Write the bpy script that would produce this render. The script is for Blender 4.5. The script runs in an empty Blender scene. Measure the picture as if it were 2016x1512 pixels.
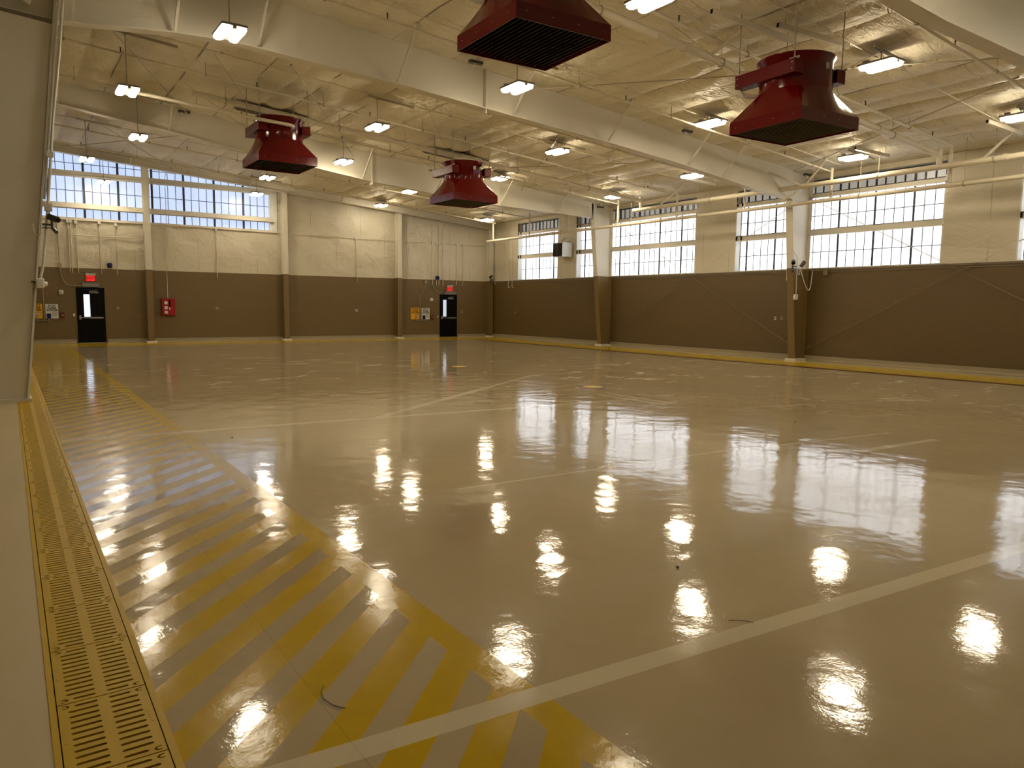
import bpy, bmesh, math, random
from mathutils import Vector, Matrix, noise as mnoise
random.seed(7)
scn = bpy.context.scene
col = scn.collection
PI = math.pi

# ------------------------------------------------------------------ layout numbers (metres)
XW = 21.6            # inner face of the right wall
YB = 33.69           # inner face of the back wall
XL, YF = -7.0, -3.0  # left wall, front wall (both out of view)
ZB = 2.94            # top of the brown block wall
BAY = [5.1, 14.65, 24.15]
def zc(x): return 5.97 + .083 * (21.37 - x)      # underside of the roof insulation

# ------------------------------------------------------------------ material helpers
def mat(name, color, rough=.6, metal=0.0, spec=.5, emit=None, estr=0.0):
    m = bpy.data.materials.new(name); m.use_nodes = True
    b = m.node_tree.nodes['Principled BSDF']
    b.inputs['Base Color'].default_value = (*color, 1)
    b.inputs['Roughness'].default_value = rough
    b.inputs['Metallic'].default_value = metal
    b.inputs['Specular IOR Level'].default_value = spec
    if emit:
        b.inputs['Emission Color'].default_value = (*emit, 1)
        b.inputs['Emission Strength'].default_value = estr
    return m

class NB:
    """tiny node-graph builder"""
    def __init__(self, m):
        self.t = m.node_tree; self.n = self.t.nodes; self.l = self.t.links
        self.bsdf = self.n['Principled BSDF']
    def new(self, kind): return self.n.new(kind)
    def put(self, sock, v):
        if hasattr(v, 'is_linked') or isinstance(v, bpy.types.NodeSocket): self.l.new(v, sock)
        else: sock.default_value = v
    def math(self, op, a, b=None, c=None, clamp=False):
        n = self.new('ShaderNodeMath'); n.operation = op; n.use_clamp = clamp
        self.put(n.inputs[0], a)
        if b is not None: self.put(n.inputs[1], b)
        if c is not None: self.put(n.inputs[2], c)
        return n.outputs[0]
    def pos(self):
        g = self.new('ShaderNodeNewGeometry'); s = self.new('ShaderNodeSeparateXYZ')
        self.l.new(g.outputs['Position'], s.inputs[0]); return g.outputs['Position'], s.outputs
    def mapping(self, vec, scale=(1, 1, 1), rot=(0, 0, 0)):
        n = self.new('ShaderNodeMapping'); self.l.new(vec, n.inputs[0])
        n.inputs['Scale'].default_value = scale; n.inputs['Rotation'].default_value = rot
        return n.outputs[0]
    def noise(self, vec, scale, detail=3, rough=.5, dist=0):
        n = self.new('ShaderNodeTexNoise'); self.l.new(vec, n.inputs['Vector'])
        n.inputs['Scale'].default_value = scale; n.inputs['Detail'].default_value = detail
        n.inputs['Roughness'].default_value = rough; n.inputs['Distortion'].default_value = dist
        return n.outputs['Fac']
    def ramp(self, f, lo, hi):
        n = self.new('ShaderNodeMapRange'); self.put(n.inputs[0], f)
        n.inputs[1].default_value = lo; n.inputs[2].default_value = hi
        return n.outputs[0]
    def mix(self, f, a, b):
        n = self.new('ShaderNodeMix'); n.data_type = 'RGBA'
        self.put(n.inputs[0], f)
        for s, v in ((n.inputs[6], a), (n.inputs[7], b)):
            if isinstance(v, tuple): s.default_value = (*v, 1) if len(v) == 3 else v
            else: self.l.new(v, s)
        return n.outputs[2]
    def bump(self, hgt, strength=.3, dist=.02, normal=None):
        n = self.new('ShaderNodeBump'); self.l.new(hgt, n.inputs['Height'])
        n.inputs['Strength'].default_value = strength; n.inputs['Distance'].default_value = dist
        if normal is not None: self.l.new(normal, n.inputs['Normal'])
        return n.outputs[0]
    def rng(self, v, lo, hi):
        return self.math('MULTIPLY', self.math('GREATER_THAN', v, lo), self.math('LESS_THAN', v, hi))
    def color(self, c): self.l.new(c, self.bsdf.inputs['Base Color'])
    def normal(self, c): self.l.new(c, self.bsdf.inputs['Normal'])

BROWN = (.158, .106, .040)
CREAM = (.60, .55, .44)
M = {}
M['white_paint'] = mat('white_paint', (.66, .62, .52), .45)
M['pipe'] = mat('pipe_paint', (.66, .60, .47), .38)
M['red'] = mat('red_enamel', (.105, .0015, .002), .12, spec=.35)
M['red_arm'] = mat('red_enamel_arm', (.105, .0015, .002), .38, spec=.25)
M['red_box'] = mat('red_box_paint', (.30, .006, .012), .3)
M['dark_red'] = mat('dark_red_plastic', (.10, .02, .015), .4)
M['louver'] = mat('louver_metal', (.16, .145, .09), .45, metal=.3)
M['black'] = mat('black_paint', (.002, .002, .002), .5, spec=.12)
M['rubber'] = mat('black_rubber', (.012, .012, .012), .6)
M['steel'] = mat('brushed_steel', (.45, .44, .41), .35, metal=.8)
M['grey'] = mat('grey_metal', (.22, .21, .19), .5, metal=.3)
M['grey_box'] = mat('grey_box', (.13, .12, .10), .5)
M['white_plastic'] = mat('white_plastic', (.62, .60, .54), .4)
M['tan_plate'] = mat('tan_plate', (.33, .27, .17), .5)
M['sign_yellow'] = mat('sign_yellow', (.75, .42, .01), .4)
M['sign_white'] = mat('sign_white', (.66, .66, .62), .4)
M['ink'] = mat('black_ink', (.01, .01, .01), .5)
M['brown_ink'] = mat('brown_ink', (.10, .045, .005), .5)
M['grey_ink'] = mat('grey_ink', (.25, .25, .24), .5)
M['blue'] = mat('blue_lens', (.01, .015, .10), .15)
M['yellow'] = mat('yellow_cast', (.57, .375, .010), .45, spec=.30)
M['pit'] = mat('trench_concrete', (.05, .04, .02), .8)
M['mullion'] = mat('dark_mullion', (.045, .055, .075), .4)
M['mullion_r'] = mat('grey_mullion', (.035, .04, .05), .5)
M['detector'] = mat('dark_steel', (.10, .095, .08), .3, metal=.7)
M['wire'] = mat('black_wire', (.01, .008, .006), .5)
M['rod'] = mat('rod_paint', (.40, .36, .27), .5)
M['exit'] = mat('exit_red', (.3, .0, .0), .4, emit=(1, .03, .03), estr=.75)
M['exit_ink'] = mat('exit_letters', (.25, .0, .0), .4, emit=(.35, .0, .0), estr=.5)
M['lens'] = mat('lit_lens', (.9, .9, .85), .3, emit=(1, .86, .62), estr=76)
M['door_glass'] = mat('door_glass', (.5, .55, .65), .05, emit=(.62, .78, 1), estr=1.6)  # glow put into the glass in place of light coming through
M['door_glass_dim'] = mat('door_glass_weak_glow', (.5, .55, .6), .2, emit=(.75, .85, 1), estr=.62)  # plain glass again, with a weaker glow put in
M['jamb'] = mat('white_jamb', (.74, .74, .70), .4)

def pane_mat(name, c, strength, streak):
    m = mat(name, (.3, .3, .3), .3); b = NB(m)
    p, _ = b.pos()
    n = b.noise(b.mapping(p, (2.2, 2.2, .5)), 1.6, 3)
    f = b.ramp(n, .25, .75)
    e = b.mix(f, tuple(v * (1 - streak) for v in c), c)
    b.l.new(e, b.bsdf.inputs['Emission Color']); b.bsdf.inputs['Emission Strength'].default_value = strength
    return m
M['pane_r'] = pane_mat('daylight_panel_right', (.94, .965, 1.0), 2.1, .08)
M['pane_b'] = pane_mat('daylight_panel_back', (.56, .71, 1.0), .98, .14)
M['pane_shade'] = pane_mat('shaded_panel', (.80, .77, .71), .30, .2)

def two_tone():
    m = mat('column_paint', CREAM, .42); b = NB(m); p, s = b.pos()
    up = b.math('GREATER_THAN', s[2], ZB + .02)
    b.color(b.mix(up, (BROWN[0] * 1.15, BROWN[1] * 1.15, BROWN[2] * 1.15), (.66, .62, .52))); return m
M['column'] = two_tone()
M['wall_rod'] = M['column']

def block(name, tone):
    BROWN = tone
    m = mat(name, BROWN, .5); b = NB(m); p, s = b.pos()
    hz = b.math('MODULO', b.math('ADD', s[2], .006), .203)
    joint = b.math('LESS_THAN', hz, .012)
    # head joints run along whichever wall direction the face has
    row = b.math('FLOOR', b.math('DIVIDE', s[2], .203))
    sh = b.math('MULTIPLY', b.math('MODULO', row, 2.0), .2)
    along = b.math('ADD', b.math('ADD', s[0], s[1]), b.math('ADD', sh, 20.0))
    vj = b.math('LESS_THAN', b.math('MODULO', along, .406), .010)
    j = b.math('MAXIMUM', joint, b.math('MULTIPLY', vj, .5))
    n = b.noise(p, 9, 4); big = b.noise(p, .5, 2)
    c = b.mix(n, tuple(v * .90 for v in BROWN), tuple(v * 1.08 for v in BROWN))
    c = b.mix(b.math('MULTIPLY', j, .28), c, tuple(v * .62 for v in BROWN))
    c = b.mix(b.math('MULTIPLY', big, .15), c, tuple(v * .7 for v in BROWN))
    b.color(c)
    h = b.math('SUBTRACT', b.math('MULTIPLY', n, .25), j)
    b.normal(b.bump(h, .35, .004)); return m
M['block'] = block('painted_block', BROWN)
M['block_right'] = block('painted_block_backlit', (.118, .076, .026))  # same block paint, backlit shade of the right wall put into the colour

def insulation(name, seam, wrinkle):
    """faced glass-wool blanket: glossy vinyl, wrinkles, seams"""
    over = seam == 'roof'
    m = mat(name, CREAM, .48 if over else .42, spec=.28 if over else .40); b = NB(m); p, s = b.pos()
    w1 = b.noise(b.mapping(p, (1.0, .55, 1.3), (0, 0, .5)), 1.3, 4, .55, 1.2)
    w2 = b.noise(b.mapping(p, (.7, 2.4, 1.5) if over else (1.4, .8, 3.0), (0, 0, .45) if over else (0, .6, 0)), 3.0 if over else 1.6, 3, .6, 1.6)
    h = b.math('ADD', w1, b.math('MULTIPLY', w2, .70 if over else .16))
    if seam == 'roof':
        # purlin lines every 1.46 m, broken dark seams
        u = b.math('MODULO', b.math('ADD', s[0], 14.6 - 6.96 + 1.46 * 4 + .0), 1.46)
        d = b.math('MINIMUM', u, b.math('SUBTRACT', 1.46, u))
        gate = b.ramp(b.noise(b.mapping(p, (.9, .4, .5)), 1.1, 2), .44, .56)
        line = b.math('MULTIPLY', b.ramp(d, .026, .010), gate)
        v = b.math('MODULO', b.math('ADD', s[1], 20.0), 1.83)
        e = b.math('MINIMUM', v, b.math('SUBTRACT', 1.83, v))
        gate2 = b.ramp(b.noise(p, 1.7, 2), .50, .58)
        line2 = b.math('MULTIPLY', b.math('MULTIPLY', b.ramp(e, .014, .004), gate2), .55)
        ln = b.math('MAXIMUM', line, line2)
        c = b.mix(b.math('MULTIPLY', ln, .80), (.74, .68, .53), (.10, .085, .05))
        dirt = b.ramp(b.noise(p, .45, 3), .35, .8)
        c = b.mix(b.math('MULTIPLY', dirt, .18), c, (.40, .35, .25))
    else:
        ax = s[0] if seam == 'back' else s[1]
        u = b.math('MODULO', b.math('ADD', ax, 20.0), 1.22)
        d = b.math('MINIMUM', u, b.math('SUBTRACT', 1.22, u))
        gate = b.ramp(b.noise(b.mapping(p, (.8, .8, .6)), 1.3, 2), .46, .56)
        ln = b.math('MULTIPLY', b.ramp(d, .02, .006), gate)
        c = b.mix(b.math('MULTIPLY', ln, .5), CREAM, (.20, .17, .11))
    b.color(c)
    b.normal(b.bump(h, wrinkle, .10)); return m
M['roof_blanket'] = insulation('roof_blanket', 'roof', .75)
M['back_blanket'] = insulation('back_blanket', 'back', .42)
M['right_blanket'] = insulation('right_blanket', 'right', .30)

def floor_mat():
    m = mat('epoxy_floor', (.45, .38, .26), .10, spec=.5); b = NB(m); p, s = b.pos(); X, Y = s[0], s[1]
    base = (.47, .375, .225)
    n1 = b.noise(p, .35, 4); n2 = b.noise(p, 6, 3)
    c = b.mix(b.ramp(n1, .3, .7), tuple(v * .93 for v in base), tuple(v * 1.06 for v in base))
    c = b.mix(b.math('MULTIPLY', b.ramp(n2, .5, .8), .10), c, (.30, .23, .13))
    # scuffs: pale flecks, dense towards the far right, and a few dark stains
    fl = b.noise(b.mapping(p, (.8, 1.5, 1), (0, 0, .5)), 1.0, 8, .66, 1.4)
    far = b.ramp(b.math('ADD', b.math('MULTIPLY', X, .6), b.math('MULTIPLY', Y, .8)), 10, 17)
    fleck = b.math('MULTIPLY', b.ramp(fl, .585, .62), b.math('MULTIPLY', far, .85))
    c = b.mix(fleck, c, (.80, .72, .56))
    st = b.noise(b.mapping(p, (.7, 1.0, 1)), 1.1, 4, .6, .6)
    c = b.mix(b.math('MULTIPLY', b.ramp(st, .66, .80), .35), c, (.20, .13, .08))
    # yellow hatched walkway beside the trench
    yel = (.54, .355, .004)
    hatch = b.rng(X, .44, 1.685)
    u = b.math('FLOORED_MODULO', b.math('SUBTRACT', b.math('SUBTRACT', Y, X), 1.30), .40)
    stripe = b.math('MULTIPLY', hatch, b.math('GREATER_THAN', u, .185))
    border = b.rng(X, 1.68, 1.83)
    inY = b.math('LESS_THAN', Y, 31.0)
    back = b.math('MULTIPLY', b.rng(Y, 31.0, 33.25), b.math('GREATER_THAN', X, .44))
    right = b.math('MULTIPLY', b.rng(X, 19.12, 20.75), b.math('LESS_THAN', Y, 31.0))
    ymask = b.math('MAXIMUM', b.math('MULTIPLY', b.math('MAXIMUM', stripe, border), inY), b.math('MAXIMUM', back, right))
    c = b.mix(ymask, c, b.mix(n2, tuple(v * .92 for v in yel), tuple(v * 1.08 for v in yel)))
    red = b.math('MULTIPLY', b.rng(X, 18.70, 19.10), b.math('LESS_THAN', Y, 30.85))
    red = b.math('MAXIMUM', red, b.math('MULTIPLY', b.rng(Y, 30.82, 30.9), b.rng(X, 1.83, 19.14)))
    c = b.mix(red, c, (.09, .008, .006))
    # white marking lines
    segs = [(.46, 2.50, 9.5, 1.90, .125), (.46, 10.17, 9.4, 9.70, .13), (4.39, 9.96, 10.49, 14.41, .15),
            (.46, 19.3, 9.1, 19.12, .055), (10.49, 14.41, 4.6, 18.95, .06), (10.49, 14.41, 13.4, 14.47, .06),
            (9.24, 10.63, 9.25, 8.88, .11), (9.50, 10.58, 9.53, 8.87, .11), (13.1, 15.2, 13.55, 13.4, .10),
            (3.3, 5.68, 6.67, 5.62, .035), (6.67, 5.62, 9.85, 5.28, .05), (9.86, 4.68, 8.2, 4.76, .11),
            (10.0, 29.0, 9.4, 26.9, .07), (10.5, 28.8, 9.9, 26.7, .07), (2.0, 27.0, 8.0, 26.2, .04)]
    wm = None
    for (x0, y0, x1, y1, w) in segs:
        L = math.hypot(x1 - x0, y1 - y0); dx, dy = (x1 - x0) / L, (y1 - y0) / L
        t = b.math('MULTIPLY_ADD', X, dx, b.math('MULTIPLY_ADD', Y, dy, -(x0 * dx + y0 * dy)))
        d = b.math('MULTIPLY_ADD', X, -dy, b.math('MULTIPLY_ADD', Y, dx, -(-x0 * dy + y0 * dx)))
        k = b.math('MULTIPLY', b.rng(t, 0.0, L), b.math('LESS_THAN', b.math('ABSOLUTE', d), w / 2))
        wm = k if wm is None else b.math('MAXIMUM', wm, k)
    c = b.mix(b.math('MULTIPLY', wm, .92), c, (.66, .57, .40))
    # hairline crack running along the walkway
    cr = b.math('ADD', X, b.math('MULTIPLY', b.math('SUBTRACT', n1, .5), .12))
    crack = b.math('MULTIPLY', b.rng(cr, 1.006, 1.009), b.math('LESS_THAN', Y, 8))
    c = b.mix(b.math('MULTIPLY', crack, .35), c, (.12, .08, .03))
    c = b.mix(b.math('LESS_THAN', X, .06), c, b.mix(n1, (.57, .465, .285), (.63, .515, .32)))
    b.color(c)
    r = b.ramp(n1, .3, .75)
    rr = b.math('MULTIPLY_ADD', r, .05, .05)
    rr = b.math('MAXIMUM', rr, b.math('MULTIPLY', ymask, .15))
    left = b.math('LESS_THAN', X, .06)
    rr = b.math('MAXIMUM', rr, b.math('MULTIPLY', left, .35))
    b.l.new(rr, b.bsdf.inputs['Roughness'])
    b.l.new(b.math('MULTIPLY_ADD', ymask, -.28, .5), b.bsdf.inputs['Specular IOR Level'])
    h1 = b.noise(b.mapping(p, (1, 1, 1)), 2.2, 2, .5); h2 = b.noise(p, 16, 2, .6); h3 = b.noise(p, 60, 2, .6)
    h = b.math('ADD', b.math('MULTIPLY', h1, 1.0), b.math('ADD', b.math('MULTIPLY', h2, .085), b.math('MULTIPLY', h3, .035)))
    b.normal(b.bump(h, .55, .010))
    return m
M['floor'] = floor_mat()

def baseb():
    m = mat('baseboard_paint', (.30, .245, .15), .4); return m
M['base'] = baseb()

# ------------------------------------------------------------------ mesh helpers
class MB:
    def __init__(self, o=(0, 0, 0)):
        self.o = Vector(o); self.v = []; self.f = []; self.mi = []
    def add(self, vs, fs, mi=0):
        k = len(self.v); self.v += [Vector(a) - self.o for a in vs]
        for f in fs: self.f.append([i + k for i in f]); self.mi.append(mi)
        return self
    def box(self, a, b, mi=0):
        x0, y0, z0 = a; x1, y1, z1 = b
        vs = [(x, y, z) for x in (x0, x1) for y in (y0, y1) for z in (z0, z1)]
        return self.add(vs, [(0, 1, 3, 2), (4, 6, 7, 5), (0, 4, 5, 1), (2, 3, 7, 6), (0, 2, 6, 4), (1, 5, 7, 3)], mi)
    def bar(self, p, q, w, h, mi=0, up=(0, 0, 1)):
        p, q = Vector(p), Vector(q); d = (q - p).normalized(); u = Vector(up)
        if abs(d.dot(u)) > .98: u = Vector((0, 1, 0))
        s = d.cross(u).normalized() * w / 2; t = s.normalized().cross(d).normalized() * h / 2
        vs = [e + a * s + c * t for e in (p, q) for a in (-1, 1) for c in (-1, 1)]
        return self.add(vs, [(0, 1, 3, 2), (4, 6, 7, 5), (0, 4, 5, 1), (2, 3, 7, 6), (0, 2, 6, 4), (1, 5, 7, 3)], mi)
    def tube(self, pts, r, n=10, mi=0):
        pts = [Vector(p) for p in pts]; rings = []; prev = None
        for i, p in enumerate(pts):
            a = (pts[i] - pts[i - 1]).normalized() if i else (pts[1] - pts[0]).normalized()
            c = (pts[i + 1] - pts[i]).normalized() if i < len(pts) - 1 else a
            d = (a + c); d = d.normalized() if d.length > 1e-6 else a
            if prev is None:
                u = Vector((0, 0, 1)) if abs(d.z) < .9 else Vector((1, 0, 0)); s = d.cross(u).normalized()
            else:
                s = (prev - d * prev.dot(d)); s = s.normalized() if s.length > 1e-6 else prev
            prev = s; t = d.cross(s).normalized()
            k = 1 / max(.5, a.dot(d))
            rings.append([p + (s * math.cos(2 * PI * j / n) + t * math.sin(2 * PI * j / n)) * r * (k if 0 < i < len(pts) - 1 else 1) for j in range(n)])
        vs = [v for rg in rings for v in rg]; fs = []
        for i in range(len(pts) - 1):
            for j in range(n): fs.append((i * n + j, i * n + (j + 1) % n, (i + 1) * n + (j + 1) % n, (i + 1) * n + j))
        fs.append(tuple(range(n))[::-1]); fs.append(tuple((len(pts) - 1) * n + j for j in range(n)))
        return self.add(vs, fs, mi)
    def prism(self, poly, ext, mi=0):
        n = len(poly); e = Vector(ext); P = [Vector(a) for a in poly]
        vs = P + [a + e for a in P]
        fs = [tuple(range(n))[::-1], tuple(range(n, 2 * n))] + [(i, (i + 1) % n, n + (i + 1) % n, n + i) for i in range(n)]
        return self.add(vs, fs, mi)
    def lathe(self, c, prof, n=32, axis='z', mi=0, cap=True):
        c = Vector(c); vs = []; fs = []
        def P(r, h, a):
            u, v = r * math.cos(a), r * math.sin(a)
            return c + (Vector((u, v, h)) if axis == 'z' else Vector((u, h, v)) if axis == 'y' else Vector((h, u, v)))
        for r, h in prof: vs += [P(r, h, 2 * PI * j / n) for j in range(n)]
        for i in range(len(prof) - 1):
            for j in range(n): fs.append((i * n + j, i * n + (j + 1) % n, (i + 1) * n + (j + 1) % n, (i + 1) * n + j))
        if cap: fs.append(tuple(range(n))[::-1]); fs.append(tuple((len(prof) - 1) * n + j for j in range(n)))
        return self.add(vs, fs, mi)
    def quad(self, pts, mi=0): return self.add(pts, [tuple(range(len(pts)))], mi)
    def build(self, name, mats, parent=None, smooth=False, fixn=True, bevel=0, crease=40):
        me = bpy.data.meshes.new(name); me.from_pydata([tuple(v) for v in self.v], [], self.f)
        if not isinstance(mats, (list, tuple)): mats = [mats]
        for m in mats: me.materials.append(M[m] if isinstance(m, str) else m)
        for p, i in zip(me.polygons, self.mi): p.material_index = i
        if fixn:
            bm = bmesh.new(); bm.from_mesh(me); bmesh.ops.recalc_face_normals(bm, faces=bm.faces[:]); bm.to_mesh(me); bm.free()
        if smooth:
            for p in me.polygons: p.use_smooth = True
            try: me.set_sharp_from_angle(angle=math.radians(crease))
            except Exception: pass
        ob = bpy.data.objects.new(name, me); col.objects.link(ob)
        if parent is None: ob.location = self.o
        else: ob.parent = parent
        if bevel:
            bv = ob.modifiers.new('bevel', 'BEVEL'); bv.width = bevel; bv.segments = 2; bv.limit_method = 'ANGLE'
        return ob

def tag(o, label, cat, group=None, kind=None):
    if label: o['label'] = label
    if cat: o['category'] = cat
    if group: o['group'] = group
    if kind: o['kind'] = kind
    return o
def thing(name, label, cat, loc=(0, 0, 0), group=None):
    o = bpy.data.objects.new(name, None); col.objects.link(o); o.location = loc; o.empty_display_size = .1
    return tag(o, label, cat, group)
def struct(o, label, cat='structure'): return tag(o, label, cat, None, 'structure')
def copy_tree(o, loc):
    r = o.copy(); col.objects.link(r); r.location = loc
    for ch in o.children:
        c = ch.copy(); col.objects.link(c); c.parent = r
        for g in ch.children:
            d = g.copy(); col.objects.link(d); d.parent = c
    return r
def text_mesh(name, txt, size, parent, loc, rot, mname, bold=.012, align='CENTER', ext=.001):
    cu = bpy.data.curves.new(name, 'FONT'); cu.body = txt; cu.size = size; cu.align_x = align; cu.align_y = 'CENTER'
    cu.offset = bold * size; cu.extrude = ext; cu.space_line = .86; cu.resolution_u = 3
    tmp = bpy.data.objects.new(name + '_tmp', cu); col.objects.link(tmp)
    dg = bpy.context.evaluated_depsgraph_get(); me = bpy.data.meshes.new_from_object(tmp.evaluated_get(dg))
    bpy.data.objects.remove(tmp); bpy.data.curves.remove(cu)
    me.materials.clear(); me.materials.append(M[mname])
    o = bpy.data.objects.new(name, me); col.objects.link(o); o.parent = parent; o.location = loc; o.rotation_euler = rot
    return o

# ------------------------------------------------------------------ FLOOR with trench
XT0, XT1 = .06, .445          # trench frame outer edges
m = MB()
m.quad([(XL, YF, 0), (XT0, YF, 0), (XT0, YB, 0), (XL, YB, 0)])
m.quad([(XT1, YF, 0), (XW + .3, YF, 0), (XW + .3, YB, 0), (XT1, YB, 0)])
m.quad([(XT0, YF, 0), (XT0, YF, -.3), (XT0, YB, -.3), (XT0, YB, 0)], 1)
m.quad([(XT1, YF, 0), (XT1, YB, 0), (XT1, YB, -.3), (XT1, YF, -.3)], 1)
m.quad([(XT0, YF, -.3), (XT1, YF, -.3), (XT1, YB, -.3), (XT0, YB, -.3)], 1)
m.quad([(XT0, YB, 0), (XT0, YB, -.3), (XT1, YB, -.3), (XT1, YB, 0)], 1)
m.quad([(XT0, YF, 0), (XT0, YF, -.3), (XT1, YF, -.3), (XT1, YF, 0)], 1)
fl = m.build('floor', ['floor', 'pit'], fixn=False)
struct(fl, 'glossy beige epoxy hangar floor with painted white and yellow lines', 'floor')
bm = bmesh.new(); bm.from_mesh(fl.data)
for f in bm.faces:
    if abs(f.normal.z) > .5 and f.normal.z < 0: f.normal_flip()
bm.to_mesh(fl.data); bm.free()

# trench frame
t = thing('trench_edging', 'yellow angle iron edging along both sides of the long floor trench', 'drain edging', (.25, YF, 0))
for xa, xb in ((XT0, .084), (.4185, XT1)):
    MB(t.location).box((xa, YF + .02, -.04), (xb, YB - .05, .004)).build('edge_rail', 'yellow', t)

# trench grates ---------------------------------------------------
GL, GW = .562, .328
def make_grate_mesh():
    bm = bmesh.new()
    def loop(pts):
        vs = [bm.verts.new((x, y, 0)) for x, y in pts]
        for i in range(len(vs)): bm.edges.new((vs[i], vs[(i + 1) % len(vs)]))
    w, l = GW / 2 - .001, GL / 2 - .002
    loop([(-w, -l), (w, -l), (w, l), (-w, l)])
    N = 12
    for side in (-1, 1):
        for i in range(N):
            y = -l + .030 + (2 * l - .060) * i / (N - 1)
            xa, xb = .020, .128
            if i in (0, N - 1): xb = .104
            r = .0078; c = []
            for a in range(7): c.append((side * (xb - r + r * math.sin(PI * a / 6)), y + r * math.cos(PI * a / 6)))
            for a in range(7): c.append((side * (xa + r - r * math.sin(PI * a / 6)), y - r * math.cos(PI * a / 6)))
            loop(c)
        for e in (-1, 1):        # crescent lifting slots in the corners
            cx, cy = side * .137, e * (l - .026); c = []
            for a in range(9):
                t_ = -1.9 + 3.8 * a / 8; c.append((cx - side * (.020 * math.cos(t_)) + side * .004, cy - e * .0 + .015 * math.sin(t_)))
            for a in range(9):
                t_ = 1.9 - 3.8 * a / 8; c.append((cx - side * (.012 * math.cos(t_)) + side * .006, cy + .009 * math.sin(t_)))
            loop(c)
    bmesh.ops.triangle_fill(bm, use_beauty=True, use_dissolve=False, edges=bm.edges[:])
    bmesh.ops.recalc_face_normals(bm, faces=bm.faces[:])
    for f in bm.faces:
        if f.normal.z < 0: f.normal_flip()
    ret = bmesh.ops.extrude_face_region(bm, geom=bm.faces[:])
    for v in [g for g in ret['geom'] if isinstance(g, bmesh.types.BMVert)]: v.co.z += .026
    bmesh.ops.recalc_face_normals(bm, faces=bm.faces[:])
    # small raised pads (maker plates) on the outer rails
    for sx in (-1, 1):
        bmesh.ops.create_cube(bm, size=1, matrix=Matrix.Translation((sx * .148, 0, .0262)) @ Matrix.Diagonal((.010, .09, .0016, 1)))
    me = bpy.data.meshes.new('trench_grate'); bm.to_mesh(me); bm.free(); me.materials.append(M['yellow']); return me
gm = make_grate_mesh()
ORD = ['first', 'second', 'third', 'fourth', 'fifth', 'sixth', 'seventh', 'eighth', 'ninth', 'tenth', 'eleventh', 'twelfth',
       'thirteenth', 'fourteenth', 'fifteenth', 'sixteenth', 'seventeenth', 'eighteenth', 'nineteenth', 'twentieth']
g0 = None
y = 2.85 - .565 * 1.5; k = 0
yy = y - .565 * 8
while yy < YB - .4:
    if g0 is None:
        g = bpy.data.objects.new('trench_grate', gm); g0 = g
    else: g = g0.copy()
    col.objects.link(g); g.location = (.2515, yy, -.024)
    i = round((yy - y) / .565)
    if i < -1: lab = 'yellow slotted trench grate nearer than the bottom edge of the photo'
    elif -1 <= i < 19: lab = 'yellow slotted cast trench grate, %s in the row counted from the bottom of the photo' % ORD[i + 1]
    elif yy < 14.9: lab = 'small far yellow trench grate just in front of the white column foot'
    else: lab = 'distant yellow trench grate in the row beyond the white column'
    tag(g, lab, 'drain grate', 'yellow grates over the floor trench'); yy += .565

# ------------------------------------------------------------------ CEILING (sagging blanket) 
nx, ny = 330, 150
vs = []; fs = []
x0, x1, y0, y1 = XL, XW + .3, YF, YB + .2
for j in range(ny + 1):
    yv = y0 + (y1 - y0) * j / ny
    for i in range(nx + 1):
        xv = x0 + (x1 - x0) * i / nx
        ph = abs(math.sin(PI * (xv - 6.96) / 1.46))
        cross = abs(math.sin(PI * yv / 1.83))
        w = mnoise.noise(Vector((xv * .9, yv * .7, 3.1))) * .03 + mnoise.noise(Vector((xv * 2.2, yv * 1.1, 8.3))) * .016
        half = abs(math.sin(PI * (xv - 6.96) / .73))
        sag = (.070 * ph ** .6 + .085 * half ** .55) * (.62 + .38 * cross ** .5)
        amp = 1.0 if xv < 20.5 else max(0, (21.6 - xv) / 1.1)
        vs.append((xv, yv, zc(xv) - (sag - .07 + w) * amp))
for j in range(ny):
    for i in range(nx):
        a = j * (nx + 1) + i; fs.append((a, a + nx + 1, a + nx + 2, a + 1))
m = MB(); m.add(vs, fs)
ce = m.build('ceiling', 'roof_blanket', smooth=True, fixn=False)
struct(ce, 'sloping roof lined with wrinkled white faced insulation', 'ceiling')

# ------------------------------------------------------------------ WALLS
def blanket_panel(m, axis, a0, a1, z0, top, const, out, nz=14, mi=0, seed=1.0):
    """wrinkled sheet on a wall between a0..a1; top is a function of the running coordinate"""
    n = max(4, int((a1 - a0) / .16)); nz = max(4, int((top((a0 + a1) / 2) - z0) / .16)); vs = []; fs = []
    for j in range(nz + 1):
        for i in range(n + 1):
            a = a0 + (a1 - a0) * i / n; zt = top(a); z = z0 + (zt - z0) * j / nz
            edge = min(1, min(i, n - i) / 2, min(j, nz - j) / 1.5)
            w = mnoise.noise(Vector((a * 1.1 + z * .6, z * 1.3 - a * .3, seed))) * .05 + mnoise.noise(Vector((a * 2.3 + z * 1.6, z * 1.1, seed + 5))) * .025
            w = w * edge * out
            vs.append((a, const + w, z) if axis == 'x' else (const + w, a, z))
    for j in range(nz):
        for i in range(n):
            q = j * (n + 1) + i; fs.append((q, q + 1, q + n + 2, q + n + 1) if axis == 'x' else (q, q + n + 1, q + n + 2, q + 1))
    m.add(vs, fs, mi)

TH = .34
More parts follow.
